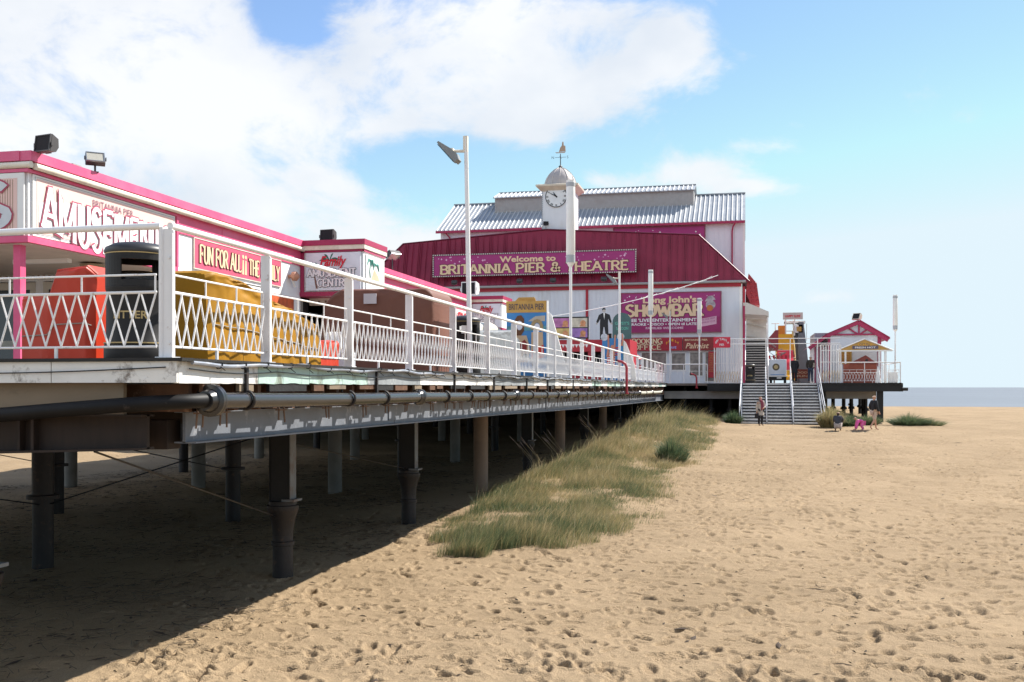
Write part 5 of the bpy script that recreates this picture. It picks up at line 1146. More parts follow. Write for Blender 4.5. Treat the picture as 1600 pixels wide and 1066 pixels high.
def cover(name, loc, label, prof, m, ln, axis='y', seed=0, cat='covered ride', group='rides under tarpaulins', n=60, wr=.03):
    """a draped sheet: prof(f) gives (top height, half width) along the length"""
    x, y, z = loc; mb = MB(); rings = []; sec = 56
    for i in range(n+1):
        f = i/n; h, hw = prof(f); ring = []
        for j in range(sec+1):
            q = j/sec; 
            # superellipse-like section from ground to ground
            a = math.pi*q; cx = -math.cos(a); cz = math.sin(a); px = math.copysign(abs(cx)**.11, cx)*hw; pz = (abs(cz)**.11)*h
            nz = mn.noise(Vector((f*ln*2.2+seed, q*6, seed)))*wr + mn.noise(Vector((f*ln*7+seed, q*14, seed+5)))*wr*.4
            low = (1-min(1,pz/h))
            fold = 1.1*wr*(abs(math.sin(f*ln*3.1+seed+q*2))**.5-.6)*(.35+low) + .6*wr*(1-abs(mn.noise(Vector((f*ln*3+q*3,q*4,seed+9)))))**6
            s_ = 1+(nz+fold)/max(hw,.2); ring.append((px*s_, pz+nz*.5*(cz>.2)))
        rings.append(ring)
    vs = []
    for i, ring in enumerate(rings):
        f = i/n
        for (a, b) in ring:
            vs.append((x+a, y+f*ln, z+max(.005,b)) if axis == 'y' else (x+f*ln, y+a, z+max(.005,b)))
    m_ = sec+1; fs = [(i*m_+j, i*m_+j+1, (i+1)*m_+j+1, (i+1)*m_+j) for i in range(n) for j in range(sec)]
    fs += [tuple(range(m_-1,-1,-1)), tuple(range(n*m_, (n+1)*m_))]; mb.add(vs, fs)
    o = mb.build(name, m, None, True); tag(o, label, cat, group)
    for fz in (.42,):
        m2 = MB(); k = [i for i in range(2, n-1)]
        for side in (0, 1):
            P_ = []
            for i in k:
                ring = rings[i]; pts_ = ring[:sec//2] if side == 0 else ring[sec//2:]; hh = max(b for a, b in ring)*fz; a_ = min(pts_, key=lambda p: abs(p[1]-hh) + (0 if abs(p[0]) > .7*max(abs(q[0]) for q in ring) else 9))
                off_ = -.015 if side == 0 else .015; P_.append((x+a_[0]+off_, y+i/n*ln, z+hh) if axis == 'y' else (x+i/n*ln, y+a_[0]+off_, z+hh))
            m2.path(P_, .007, 5)
        m2.build('rope', mat('cord',(.3,.27,.22),.8), o)
    return o
def pf(*k):
    fx = [a[0] for a in k]
    return lambda f: (float(np.interp(f, fx, [a[1] for a in k])), float(np.interp(f, fx, [a[2] for a in k])))
cover('covered_ride', (-8.35,10.9,DZ), 'orange red covered ride with a raised back beside the litter bin', pf((0,.80,.36),(.02,.83,.4),(.42,.86,.42),(.5,1.14,.40),(.9,1.18,.38),(1,1.08,.3)), ORANGE, .95, 'x', 3, wr=.02)
cover('covered_ride', (-6.05,9.95,DZ), 'mustard yellow covered ride sloping down behind the first railing panels', pf((0,.98,.40),(.03,1.02,.45),(.25,.97,.45),(.6,.78,.45),(.97,.60,.42),(1,.5,.4)), MUSTARD, 3.0, 'y', 9, wr=.04)
o = cover('covered_ride', (-7.5,17.9,DZ), 'tall boxy brown covered ride with a paper notice behind the railing', pf((0,.9,.55),(.03,1.25,.62),(.12,1.45,.66),(.2,1.52,.68),(.93,1.50,.68),(.98,1.44,.66),(1,1.3,.6)), BROWNT, 2.15, 'x', 5, wr=.022)
mb = MB(); mb.box(-6.62,17.16,3.58,-6.38,17.175,3.76); mb.build('notice', mat('clear_sleeve',(.50,.44,.45),.2), o)
cover('covered_ride', (-6.3,13.6,DZ), 'small low orange red cover between the mustard and brown rides', pf((0,.35,.3),(.05,.42,.34),(.9,.45,.34),(1,.36,.3)), ORANGE, .9, 'y', 14, wr=.02)
cover('covered_ride', (-6.9,23.6,DZ), 'grey covered ride beyond the second litter bin', pf((0,.9,.5),(.05,1.1,.55),(.8,1.35,.55),(1,1.1,.5)), mat('grey_tarpaulin',(.16,.17,.18),.55), 5.5, 'y', 21, wr=.03)
cover('covered_ride', (-8.4,27.5,DZ), 'cream domed cover in front of the farther entrance box', pf((0,1.1,.7),(.1,1.55,.8),(.5,1.75,.85),(.9,1.5,.8),(1,1.0,.7)), mat('cream_tarpaulin',(.6,.57,.5),.6), 6, 'y', 25, wr=.03)
def seat_box(x, y, label):
    t = thing('plastic_seat', (x,y,DZ), label, 'plastic seat'); mb = MB(); mb.box(x-.25,y-.25,DZ,x+.25,y+.25,DZ+.32); mb.build('base', mat('grey_plastic',(.5,.52,.55),.5), t, bevel=.02)
    mb = MB()
    for i in range(5): mb.box(x-.24+.1*i,y+.16,DZ+.33,x-.17+.1*i,y+.2,DZ+.66)
    mb.box(x-.25,y-.2,DZ+.325,x+.25,y+.15,DZ+.36); mb.build('slatted_back', W_TRIM, t)
seat_box(-6.5, 15.6, 'white slatted seat on a grey block before the brown cover')
# head-in-hole boards
def photo_board():
    y = 32; x0, x1 = -7.48, -6.17; t = thing('photo_board', (-6.8,y,DZ), 'painted seaside photo board reading BRITANNIA PIER with two cartoon figures', 'photo board')
    mb = MB(); mb.box(x0,y,DZ,x1,y+.05,4.48); mb.build('board', BLUE, t)
    mb = MB(); mb.box(x0-.01,y-.008,4.48,x1+.01,y+.05,4.85); mb.prism([(x0+.28,y-.008,4.85),(x1-.35,y-.008,4.85),(x1-.4,y-.008,4.97),(x0+.4,y-.008,4.97)],(0,.05,0)); mb.build('header', OCHRE, t)
    NAVY = mat('navy_lettering',(.03,.035,.08),.5)
    plain('BRITANNIA PIER',(x0+.08,y-.01,4.57),**FY,h=.2,width=1.15,m=NAVY,parent=t); plain('Great Yarmouth',(x0+.42,y-.01,4.865),**FY,h=.075,width=.55,m=mat('gold_lettering',(.5,.22,.03),.5),parent=t)
    mb = MB(); mb.box(x0+.02,y-.006,3.9,x1-.02,y-.001,4.05); mb.build('painted_sea', mat('sea_teal',(.10,.28,.33),.5,var=.4,vs=6), t)
    mb = MB(); mb.prism([(x0+.7,y-.006,4.2),(x1-.05,y-.006,4.2),(x1-.05,y-.006,4.38),(x0+.95,y-.006,4.36)],(0,.004,0)); mb.build('painted_shore', mat('sandy_paint',(.45,.40,.33),.5), t)
    def fig(cx, hz, hair, hcol, top, tcol):
        pass
    SK = mat('board_skin',(.55,.38,.24),.5)
    mb = MB(); mb.prism([(x0+.25,y-.010,3.95),(x0+.27,y-.010,4.25),(x0+.36,y-.010,4.38),(x0+.48,y-.010,4.40),(x0+.58,y-.010,4.28),(x0+.58,y-.010,3.9),(x0+.48,y-.010,3.75),(x0+.3,y-.010,3.75)],(0,.003,0)); mb.build('brown_hair_motif', mat('board_brown',(.13,.05,.02),.6), t)
    mb = MB(); mb.prism([(x0+.28,y-.014,3.75),(x0+.66,y-.014,3.75),(x0+.78,y-.014,3.3),(x0+.7,y-.014,2.9),(x0+.3,y-.014,2.9),(x0+.24,y-.014,3.3)],(0,.003,0)); mb.prism([(x0+.82,y-.014,3.85),(x1-.12,y-.014,3.85),(x1-.1,y-.014,3.2),(x0+.80,y-.014,3.2)],(0,.003,0)); mb.build('body_motif', SK, t)
    mb = MB(); mb.prism([(x0+.32,y-.018,3.72),(x0+.46,y-.018,3.52),(x0+.60,y-.018,3.62),(x0+.68,y-.018,3.5),(x0+.66,y-.018,3.25),(x0+.40,y-.018,3.3)],(0,.003,0)); mb.build('red_top_motif', mat('board_red',(.25,.02,.02),.5), t)
    mb = MB(); mb.prism([(x0+.80,y-.018,3.25),(x1-.10,y-.018,3.45),(x1-.08,y-.018,3.05),(x0+.85,y-.018,2.95)],(0,.003,0)); mb.build('shorts_motif', mat('board_scarlet',(.6,.04,.02),.5), t)
    mb = MB(); mb.lathe((x0+.62,y-.014,3.05),[(.11,0),(.11,.004)],14,(0,-1,0)); mb.lathe((x0+.93,y-.014,2.85),[(.11,0),(.11,.004)],14,(0,-1,0)); mb.build('black_motif', BLACK, t)
    mb = MB()
    for cx, cz in ((x0+.43,4.07),(x0+1.0,3.98)):
        n = 22; mb.add([(cx+.10*math.cos(2*math.pi*i/n), y-.020, cz+.15*math.sin(2*math.pi*i/n)) for i in range(n)], [tuple(range(n))])
    mb.build('face_hole', mat('face_hole_white',(.66,.66,.72),.5), t)
    mb = MB(); cx, cz = x0+1.0, 4.02
    for i in range(9): a = R(-10+25*i); mb.lathe((cx+.15*math.cos(a),y-.016,cz+.19*math.sin(a)),[(.06,0),(.06,.003+.0006*i)],10,(0,-1,0))
    mb.build('fair_hair_motif', mat('board_fair',(.35,.25,.13),.6), t)
    mb = MB(); mb.box(x1+.0,y-.02,DZ,x1+.04,y+.08,4.85); mb.prism([(x1+.06,y-.01,DZ),(x1+.06,y-.01,4.48),(x1+.16,y-.01,4.40),(x1+.62,y-.01,2.75),(x1+.66,y-.01,DZ)],(0,.06,0)); mb.build('side_brace', W_TRIM, t)
photo_board()
def blue_board():
    y = 47; x0, x1 = -6.45, -5.5; t = thing('photo_board', (-6,y,DZ), 'blue cut-out board of striped bathers with raised arms beside the red standpipe', 'photo board')
    mb = MB(); mb.box(x0,y,DZ,x1,y+.05,4.35); mb.build('board', BLUE, t); SK = mat('pink_skin',(.55,.24,.16),.5)
    mb = MB()
    for cx, cz in ((x0+.05,4.40),(x1-.15,4.42)): mb.lathe((cx+.05,y-.01,cz),[(.17,0),(.17,.01)],16,(0,-1,0))
    mb.build('ball_motif', mat('ball_grey',(.5,.55,.62),.5,var=.4,vs=10), t)
    mb = MB()
    for (a, b) in (((x0+.25,3.5),(x0+.28,4.5)),((x1-.45,3.55),(x1-.35,4.5)),((x1-.05,4.0),(x1-.02,4.55)),((x0+.5,3.3),(x0+.52,3.95))): mb.path([(a[0],y-.02,a[1]),((a[0]+b[0])/2+.03,y-.02,(a[1]+b[1])/2),(b[0],y-.02,b[1])],[.06,.045,.035],6)
    mb.lathe((x0+.48,y-.02,3.95),[(.09,0),(.09,.01)],12,(0,-1,0)); mb.build('arm_motif', SK, t)
    mb = MB()
    for i in range(9): z = 3.65-.11*i; mb.prism([(x0+.22,y-.03,z-.07),(x0+.6,y-.03,z),(x0+.6,y-.03,z+.05),(x0+.22,y-.03,z-.02)],(0,.01,0))
    for i in range(4): z = 3.9-.11*i; mb.prism([(x1-.4,y-.03,z-.05),(x1-.2,y-.03,z),(x1-.2,y-.03,z+.05),(x1-.4,y-.03,z)],(0,.01,0))
    mb.build('red_stripe', mat('bather_red',(.55,.03,.04),.5), t); mb = MB(); mb.box(x0+.22,y-.018,2.7,x0+.6,y-.001,3.68); mb.build('bather_body', mat('bather_white',(.7,.66,.66),.5), t)
    mb = MB(); mb.box(x1,y-.01,DZ,x1+.03,y+.07,4.35); mb.build('teal_edge', TEAL, t); mb = MB(); mb.prism([(x1+.031,y,2.5),(x1+.031,y,4.25),(x1+.14,y,4.15),(x1+.55,y,3.1),(x1+.62,y,DZ)],(0,.06,0)); mb.build('side_brace', W_TRIM, t)
blue_board()
def booth():
    t = thing('red_booth', (-9,60,DZ), 'dark red sideshow booth with striped awning below the picture panels', 'booth'); y = 60
    mb = MB(); mb.box(-11.3,y,4.2,-6.6,y+4,4.9); mb.box(-11.3,y+.1,DZ,-11.1,y+4,4.2); mb.box(-9.1,y+.1,DZ,-8.9,y+.3,4.2); mb.box(-6.8,y+.1,DZ,-6.6,y+4,4.2); mb.box(-11.1,y+.3,DZ,-6.8,y+.5,3.2); mb.build('body', REDP, t)
    mb = MB(); mb.box(-11.05,y+2,3.2,-6.85,y+2.1,4.2); mb.build('interior', DARKIN, t)
    mb = MB(); x = -11.2
    while x < -9.2: mb.prism([(x,y-.4,4.62),(x+.2,y-.4,4.62),(x+.1,y-.4,4.42)],(0,.02,0)); x += .2
    mb.build('scalloped_edge', W_TRIM, t); mb = MB(); mb.box(-8.5,y-.05,3.6,-7.7,y+.0,4.0); mb.box(-8.2,y-.03,4.91,-7.9+.2,y+.3,5.25); mb.build('black_panel', DARKIN, t)
    rs = random.Random(9); 
    for i in range(7):
        m1 = MB(); m1.lathe((-10.9+.62*i,y-.3,3.0),[(.16,0),(.2,.15),(.12,.42),(.03,.5)],12); m1.build('soft_toy', mat('toy_%d' % (i % 3), [(.55,.28,.25),(.45,.1,.08),(.6,.5,.45)][i % 3],.8), t, True)
    t = thing('picture_panel', (-10,59.9,4.9), 'framed panel of four colourful pictures above the red booth', 'sign'); y = 59.7
    mb = MB(); mb.box(-11.15,y,4.95,-9.0,y+.08,6.25); mb.build('frame', BLACK, t)
    mb = MB()
    for i in range(16): mb.box(-8.98,y-.02,4.95+.082*i,-8.94,y+.02,4.95+.082*i+.04)
    mb.build('bulb', W_TRIM, t)
    cols = [(.45,.16,.35),(.55,.50,.40),(.55,.40,.15),(.28,.15,.40)]
    for i, (a, b) in enumerate(((-11.08,5.63),(-10.03,5.63),(-11.08,5.03),(-10.03,5.03))):
        mb = MB(); mb.box(a,y-.01,b,a+.96,y-.001,b+.54); p = mb.build('picture', mat('picture_%d' % i, cols[i],.5,var=.5,vs=3), t)
        mb = MB(); mb.lathe((a+.7,y-.012,b+.24),[(.17,0),(.17,.004)],14,(0,-1,0)); mb.box(a+.5,y-.015,b+.03,a+.85,y-.0105,b+.12); mb.build('face_motif', mat('motif_orange2',(.6,.25,.12),.5,var=.5,vs=8), p)
    # suited cut-out figure and green arch board standing on the booth
    t = thing('cutout_figure', (-8.1,59.9,4.9), 'flat painted cut-out of a man in a black dinner suit standing on the booth roof', 'cutout figure'); y = 59.9; X, Z = -8.12, 4.91
    mb = MB(); mb.prism([(X-.24,y,Z),(X-.12,y,Z),(X-.02,y,Z+.72),(X+.02,y,Z+.72),(X+.14,y,Z),(X+.28,y,Z),(X+.24,y,Z+.95),(X+.26,y,Z+1.2),(X+.36,y,Z+.95),(X+.46,y,Z+1.0),(X+.34,y,Z+1.44),(X+.08,y,Z+1.55),(X-.08,y,Z+1.55),(X-.3,y,Z+1.44),(X-.46,y,Z+1.02),(X-.36,y,Z+.95),(X-.22,y,Z+1.2),(X-.24,y,Z+.95)],(0,.03,0)); mb.build('suit', BLACK, t)
    mb = MB(); mb.prism([(X-.04,y-.004,Z+1.54),(X+.06,y-.004,Z+1.54),(X+.02,y-.004,Z+1.15)],(0,.003,0)); mb.build('shirt_front', W_TRIM, t)
    mb = MB(); mb.lathe((X,y+.01,Z+1.68),[(.10,0),(.10,.02)],14,(0,-1,0)); mb.lathe((X-.42,y+.0,Z+.93),[(.06,0),(.06,.02)],10,(0,-1,0)); mb.lathe((X+.45,y+.0,Z+.92),[(.06,0),(.06,.02)],10,(0,-1,0)); mb.build('face_and_hands', mat('board_face',(.5,.45,.42),.5), t)
    mb = MB(); mb.prism([(X-.11,y-.015,Z+1.70),(X-.10,y-.015,Z+1.80),(X,y-.015,Z+1.86),(X+.1,y-.015,Z+1.80),(X+.11,y-.015,Z+1.72),(X,y-.015,Z+1.76)],(0,.004,0)); mb.build('hair', BLACK, t)
    t = thing('arched_board', (-7,59.8,4.9), 'dark green round-topped board with pale green lettering left of the showbar sign', 'sign'); y = 59.8
    mb = MB(); pts = [(-7.6,y,4.91),(-6.5,y,4.91),(-6.5,y,5.9)]+[(-7.05+.55*math.cos(R(a)),y,5.9+.55*math.sin(R(a))) for a in range(15,180,15)]+[(-7.6,y,5.9)]; mb.prism(pts,(0,.05,0)); mb.build('board', GREENB, t)
    plain("GIPSY'S",(-7.46,y-.002,5.75),**FY,h=.17,width=.84,m=mat('mint_lettering',(.12,.42,.33),.5),parent=t,bold=.02); plain('SALOON',(-7.38,y-.002,5.45),**FY,h=.17,width=.7,m=_m['mint_lettering'],parent=t,bold=.02)
booth()
def kiddie_ride(x, y, k, label):
    t = thing('coin_ride', (x,y,DZ), label, 'coin ride', 'small coin rides before the booking office'); c = [REDP, W_TRIM, mat('ride_pink',(.6,.25,.25),.5)][k % 3]
    mb = MB(); mb.box(x-.4,y-.3,DZ,x+.4,y+.3,DZ+.25); mb.build('base', mat('ride_blue',(.08,.12,.3),.5), t)
    mb = MB(); mb.path([(x-.45,y,DZ+.7),(x-.2,y,DZ+.62),(x+.15,y,DZ+.65),(x+.35,y,DZ+.9),(x+.5,y,DZ+1.15)],[.14,.22,.2,.13,.1],10); mb.path([(x+.5,y,DZ+1.15),(x+.66,y,DZ+1.02)],[.1,.05],8); mb.build('animal_body', c, t, True)
    for dx in (-.3,.2): 
        for dy in (-.1,.1): m1 = MB(); m1.tube((x+dx,y+dy,DZ+.25),(x+dx,y+dy,DZ+.6),.05,8); m1.build('leg', c, t)
    if k % 3 == 0:
        m1 = MB(); m1.lathe((x,y,DZ+1.5),[(.62,0),(.6,.06),(.3,.3),(.03,.4)],14); m1.build('canopy', REDP, t, True); m1 = MB(); m1.tube((x-.4,y,DZ+.25),(x-.4,y,DZ+1.52),.03,6); m1.tube((x+.4,y+.2,DZ+.25),(x+.4,y+.2,DZ+1.52),.03,6); m1.build('canopy_rod', STEEL, t)
kiddie_ride(-7.0,65.5,0,'coin ride with a red round canopy under the booking office sign'); kiddie_ride(-5.9,65.0,1,'white horse shaped coin ride left of the glazed door'); kiddie_ride(-8.9,63.0,2,'pinkish animal coin ride nearer the red booth')

# ================================================================ STAIRS
def beach_stairs():
    t = thing('beach_stairs', (2,61.5,0), 'wide grey steel stair in three flights from the deck down to the sand', 'stairs'); n = 14; y0, y1 = 59.55, 63.75; z0, z1 = 0.02, 2.33
    rails = [-.22, 1.17, 2.62, 4.2]
    for a, b in zip(rails[:-1], rails[1:]):
        mb = MB(); 
        for i in range(n):
            y = y0+(y1-y0)*i/(n-1); z = z0+(z1-z0)*(i+.6)/(n-.4); mb.box(a+.05,y,z-.085,b-.05,y+.03,z); mb.box(a+.05,y+.031,z-.03,b-.05,y+.27,z)
        mb.build('tread_flight', mat('worn_steel_tread',(.50,.49,.48),.5,var=.2,vs=8), t)
        mb = MB()
        for i in range(n):
            y = y0+(y1-y0)*i/(n-1); z = z0+(z1-z0)*(i+.6)/(n-.4); mb.box(a+.05,y+.20,z-.16,b-.05,y+.21,z-.05)
        mb.build('riser_flight', mat('dark_riser',(.05,.05,.055),.6), t)
    def post(mb, x, y, z, h): mb.box(x-.03,y-.03,z,x+.03,y+.03,z+h)
    for k, x in enumerate(rails):
        mb = MB(); mb.add([(x-.03,y0-.1,-.1),(x+.03,y0-.1,-.1),(x+.03,y0-.1,.16),(x-.03,y0-.1,.16),(x-.03,y1,z1-.25),(x+.03,y1,z1-.25),(x+.03,y1,z1+.02),(x-.03,y1,z1+.02)],[(0,1,2,3),(5,4,7,6),(0,4,5,1),(1,5,6,2),(2,6,7,3),(3,7,4,0)]); mb.build('stringer', STEEL, t)
        mb = MB(); off = -.12 if k == 0 else (.12 if k == 3 else 0)
        for q in range(3): f = q/2; y = y0+(y1-y0)*f; mb.tube((x+off*(1-f),y,z0+(z1-z0)*f-.1),(x+off*(1-f),y,z0+(z1-z0)*f+1.0),.025,8)
        for h in (.5,1.0): mb.tube((x+off,y0,z0+h),(x,y1,z1+h),.027 if h > .9 else .018,8)
        mb.build('handrail', mat('pale_handrail',(.52,.53,.55),.4), t, True)
    t = thing('gate_frame', (2,63.9,DZ), 'thin white frame of posts and crossbars over the top of the beach stairs', 'gate frame'); mb = MB()
    for x in (-.2,1.2,2.62,4.2): mb.tube((x,63.85,DZ),(x,63.85,5.05),.03,8)
    for z in (4.72,5.03): mb.tube((-.9,63.85,z),(5.5,63.85,z),.024,8)
    mb.build('frame', W_RAIL, t)
    litter_bin(.28, 64.2, .98, 'dark litter bin at the top left of the beach stairs', yaw=0)
    # upper stair along the theatre side
    t = thing('side_stairs', (.6,69,DZ), 'narrow steep stair climbing under the pale awning beside the theatre', 'stairs'); mb = MB(); n = 17
    for i in range(n): y = 66+.26*i; z = DZ+.17*(i+1); mb.box(.0,y,z-.05,1.35,y+.22,z)
    mb.build('tread_flight', mat('pale_tread',(.42,.40,.37),.6), t); mb = MB()
    for i in range(n): y = 66+.26*i; z = DZ+.17*(i+1); mb.box(.0,y+.18,z-.16,1.35,y+.19,z-.051)
    mb.build('riser_flight', _m['dark_riser'], t); mb = MB()
    for x in (-.02,1.38): mb.tube((x,66,DZ),(x,66,DZ+1.1),.03,8); mb.tube((x,66,DZ+1.05),(x,70.3,DZ+2.9+1.05),.03,8); mb.tube((x,66,DZ+.5),(x,70.3,DZ+2.9+.5),.02,8)
    mb.build('handrail', W_RAIL, t); mb = MB(); mb.box(-.15,65.9,DZ,-.03,66.2,7.2); mb.build('newel', PINKD, t)
    t = thing('awning', (.6,69,6), 'pale canvas awning with crumpled side sheets beside the theatre corner', 'awning'); mb = MB()
    mb.prism([(-.15,67.8,7.55),(.1,67.8,7.55),(1.45,67.8,6.95),(1.45,67.8,6.6),(1.30,67.8,6.72),(-.15,67.8,6.82)],(0,7,0)); mb.build('roof_sheet', CANVAS, t); mb = MB(); vs = []
    for i in range(13):
        for j in range(11): f, g = i/12, j/10; vs.append((.03+1.35*f, 70.6+.12*mn.noise(Vector((f*3,g*4,2))), 4.2+2.5*g-.1*f))
    mb.add(vs,[(i*11+j,(i+1)*11+j,(i+1)*11+j+1,i*11+j+1) for i in range(12) for j in range(10)]); mb.box(.0,70.8,DZ,1.4,70.85,4.3); mb.build('side_sheet', CANVAS, t)
    mb = MB(); mb.box(1.35,67.9,DZ,1.43,68,6.6); mb.build('awning_post', W_TRIM, t)
    mb = MB(); mb.tube((.05,70.4,5.5),(1.35,70.4,5.25),.05,6); mb.tube((.05,70.4,6.35),(1.35,70.4,6.05),.05,6); mb.build('rolled_edge', mat('beige_roll',(.5,.46,.4),.7), t)
beach_stairs()

# ================================================================ SLIDE, CABINET, HUT, KIOSK
def slide():
    t = thing('fun_slide', (3.2,80,DZ), 'tall fairground slide with yellow and pink lanes and a grey tower', 'slide'); y = 80
    mb = MB(); mb.prism([(4.0,y,DZ),(4.75,y,DZ),(4.45,y,5.4),(4.25,y,7.0),(3.9,y,7.0),(3.85,y,5.4)],(0,2.5,0)); mb.prism([(3.55,y+.5,DZ),(4.0,y+.5,DZ),(3.9,y+.5,6.3),(3.5,y+.5,6.3)],(0,2,0)); mb.build('tower', GREYT, t)
    def lane(z0, z1, ya, yb, m, nm):
        mb = MB(); n = 10; vs = []
        for i in range(n+1):
            f = i/n; z = z0+(z1-z0)*f+.10*math.sin(f*6.28); yy = ya+(yb-ya)*f; xo = -.18*f
            for x in (2.35,2.75,3.15,3.6): vs.append((x+xo,yy,z))
        mb.add(vs,[(4*i+j,4*i+j+1,4*i+j+5,4*i+j+4) for i in range(n) for j in range(3)]); mb.build(nm, m, t, True)
    lane(4.85,6.1,y-1.3,y-.2,YEL,'yellow_lane'); lane(3.35,4.84,y-2.4,y-1.31,SLIDER,'pink_lane'); lane(2.6,3.34,y-3.2,y-2.41,YEL,'yellow_lane')
    mb = MB()
    for xo in (2.30,3.62): mb.path([(xo-.18,y-.2,6.3),(xo-.1,y-1.3,5.05),(xo-.05,y-2.4,3.55),(xo,y-3.2,2.75)],.05,6)
    mb.build('slide_edge', mat('slide_edge',(.75,.55,.2),.4), t)
    mb = MB(); mb.box(2.4,y,6.1,2.9,y+.6,6.75); mb.build('orange_panel', mat('slide_orange',(.7,.22,.02),.4), t)
    mb = MB(); mb.box(2.9,y+.1,6.0,3.0,y+2,7.2); mb.box(3.55,y+.1,6.0,3.65,y+2,7.2); mb.box(2.9,y+.3,6.95,4.4,y+2,7.1); mb.box(3.0,y+.1,6.3,3.55,y+.15,6.36); mb.box(3.65,y,6.2,4.2,y+.02,6.8); mb.tube((2.2,y+.4,6),(2.2,y+.4,6.95),.03,6); mb.tube((1.9,y+.4,6.93),(2.5,y+.4,6.93),.03,6); mb.tube((4.5,y+.4,5.6),(4.5,y+.4,6.9),.03,6); mb.build('platform_frame', W_TRIM, t)
    mb = MB(); mb.box(3.75,y-.03,6.3,4.1,y-.001,6.65); mb.build('small_picture', OCHRE, t)
    mb = MB(); mb.box(2.75,y-.05,7.2,4.2,y+.05,7.72); s_ = mb.build('top_sign', mat('top_sign_pale',(.55,.48,.44),.5), t)
    plain('HAPPY SLIDE',(2.92,y-.06,7.36),**FY,h=.18,width=1.1,m=REDL,parent=t,bold=.03,name='sign_lettering')
    t = thing('ride_engine', (2,76,DZ), 'dark red pitched ride roof and tangled machinery left of the slide', 'ride'); mb = MB(); mb.prism([(.9,76,4.8),(2.1,76,6.2),(2.3,76,6.2),(2.3,76,4.8)],(0,3,0)); mb.build('roof', mat('dull_red_roof',(.28,.05,.06),.6), t)
    mb = MB(); rs = random.Random(4)
    for i in range(26): a = Vector((rs.uniform(1.3,2.4),75.5,rs.uniform(3.9,5.0))); b = a+Vector((rs.uniform(-.5,.5),rs.uniform(-.2,.2),rs.uniform(-.4,.4))); mb.tube(a,b,rs.uniform(.02,.06),5)
    mb.tube((2.0,75.5,DZ),(2.0,75.5,4.2),.06,6); mb.build('machinery', mat('machinery',(.22,.18,.17),.5,var=.8,vs=6), t)
    mb = MB(); 
    for i in range(7): mb.box(1.6+.28*i,75.0,4.1+.03*(i%3),1.72+.28*i,75.1,4.35)
    mb.build('red_trim', REDP, t)
    t = thing('white_cabinet_truck', (2,70.5,DZ), 'small white cabinet truck with a round emblem parked on the deck above the stairs', 'truck'); y = 69.5
    mb = MB(); mb.box(1.45,y,2.85,2.62,y+1.8,3.92); mb.build('cabinet', mat('cabinet_white',(.68,.72,.78),.45), t, bevel=.03); mb = MB(); mb.box(1.4,y-.05,2.78,2.7,y+1.9,2.845); mb.build('sill', W_TRIM, t); mb = MB(); mb.box(1.6,y-.008,2.90,2.5,y-.001,2.94); mb.build('blue_line', BLUE, t)
    mb = MB(); mb.lathe((1.95,y-.001,3.42),[(.23,0),(.23,.01)],20,(0,-1,0)); e = mb.build('emblem', mat('emblem_brown',(.12,.09,.05),.5), t); mb = MB(); mb.lathe((1.95,y-.012,3.42),[(.13,0),(.13,.005)],16,(0,-1,0)); mb.build('emblem_centre', mat('emblem_gold',(.55,.42,.2),.5), e)
    mb = MB(); mb.box(1.5,y+.1,2.55,2.6,y+1.7,2.779); mb.build('chassis', BLACK, t)
    for x in (1.55,2.45): m1 = MB(); m1.lathe((x,y+.3,2.57),[(.22,0),(.22,.16)],20,(1,0,0)); m1.build('wheel', mat('tyre',(.02,.02,.02),.8), t)
    mb = MB(); mb.box(2.0,y-.06,2.66,2.3,y-.051,2.74); mb.build('number_plate', W_TRIM, t)
    mb = MB(); mb.box(1.05,y+.4,DZ,1.4,y+.8,4.1); o = mb.build('sack_post', W_TRIM, None); tag(o,'plain white upright box beside the cabinet truck','cabinet')
    mb = MB(); mb.box(3.3,66.2+8,2.7,5.3,74.3,3.35); o = mb.build('brown_hoarding', BRICKR, None); tag(o,'low brown hoarding with pale writing behind the walking pair','hoarding'); 
    for i, s_ in enumerate(('DODGEMS','FUNFAIR')): plain(s_,(3.5,74.19,3.05-.25*i),**FY,h=.14,width=1.5,m=CREAML,parent=None)
    for ob in [q for q in bpy.data.objects if q.name.startswith('lettering') and q.parent is None]: ob.parent = o
slide()
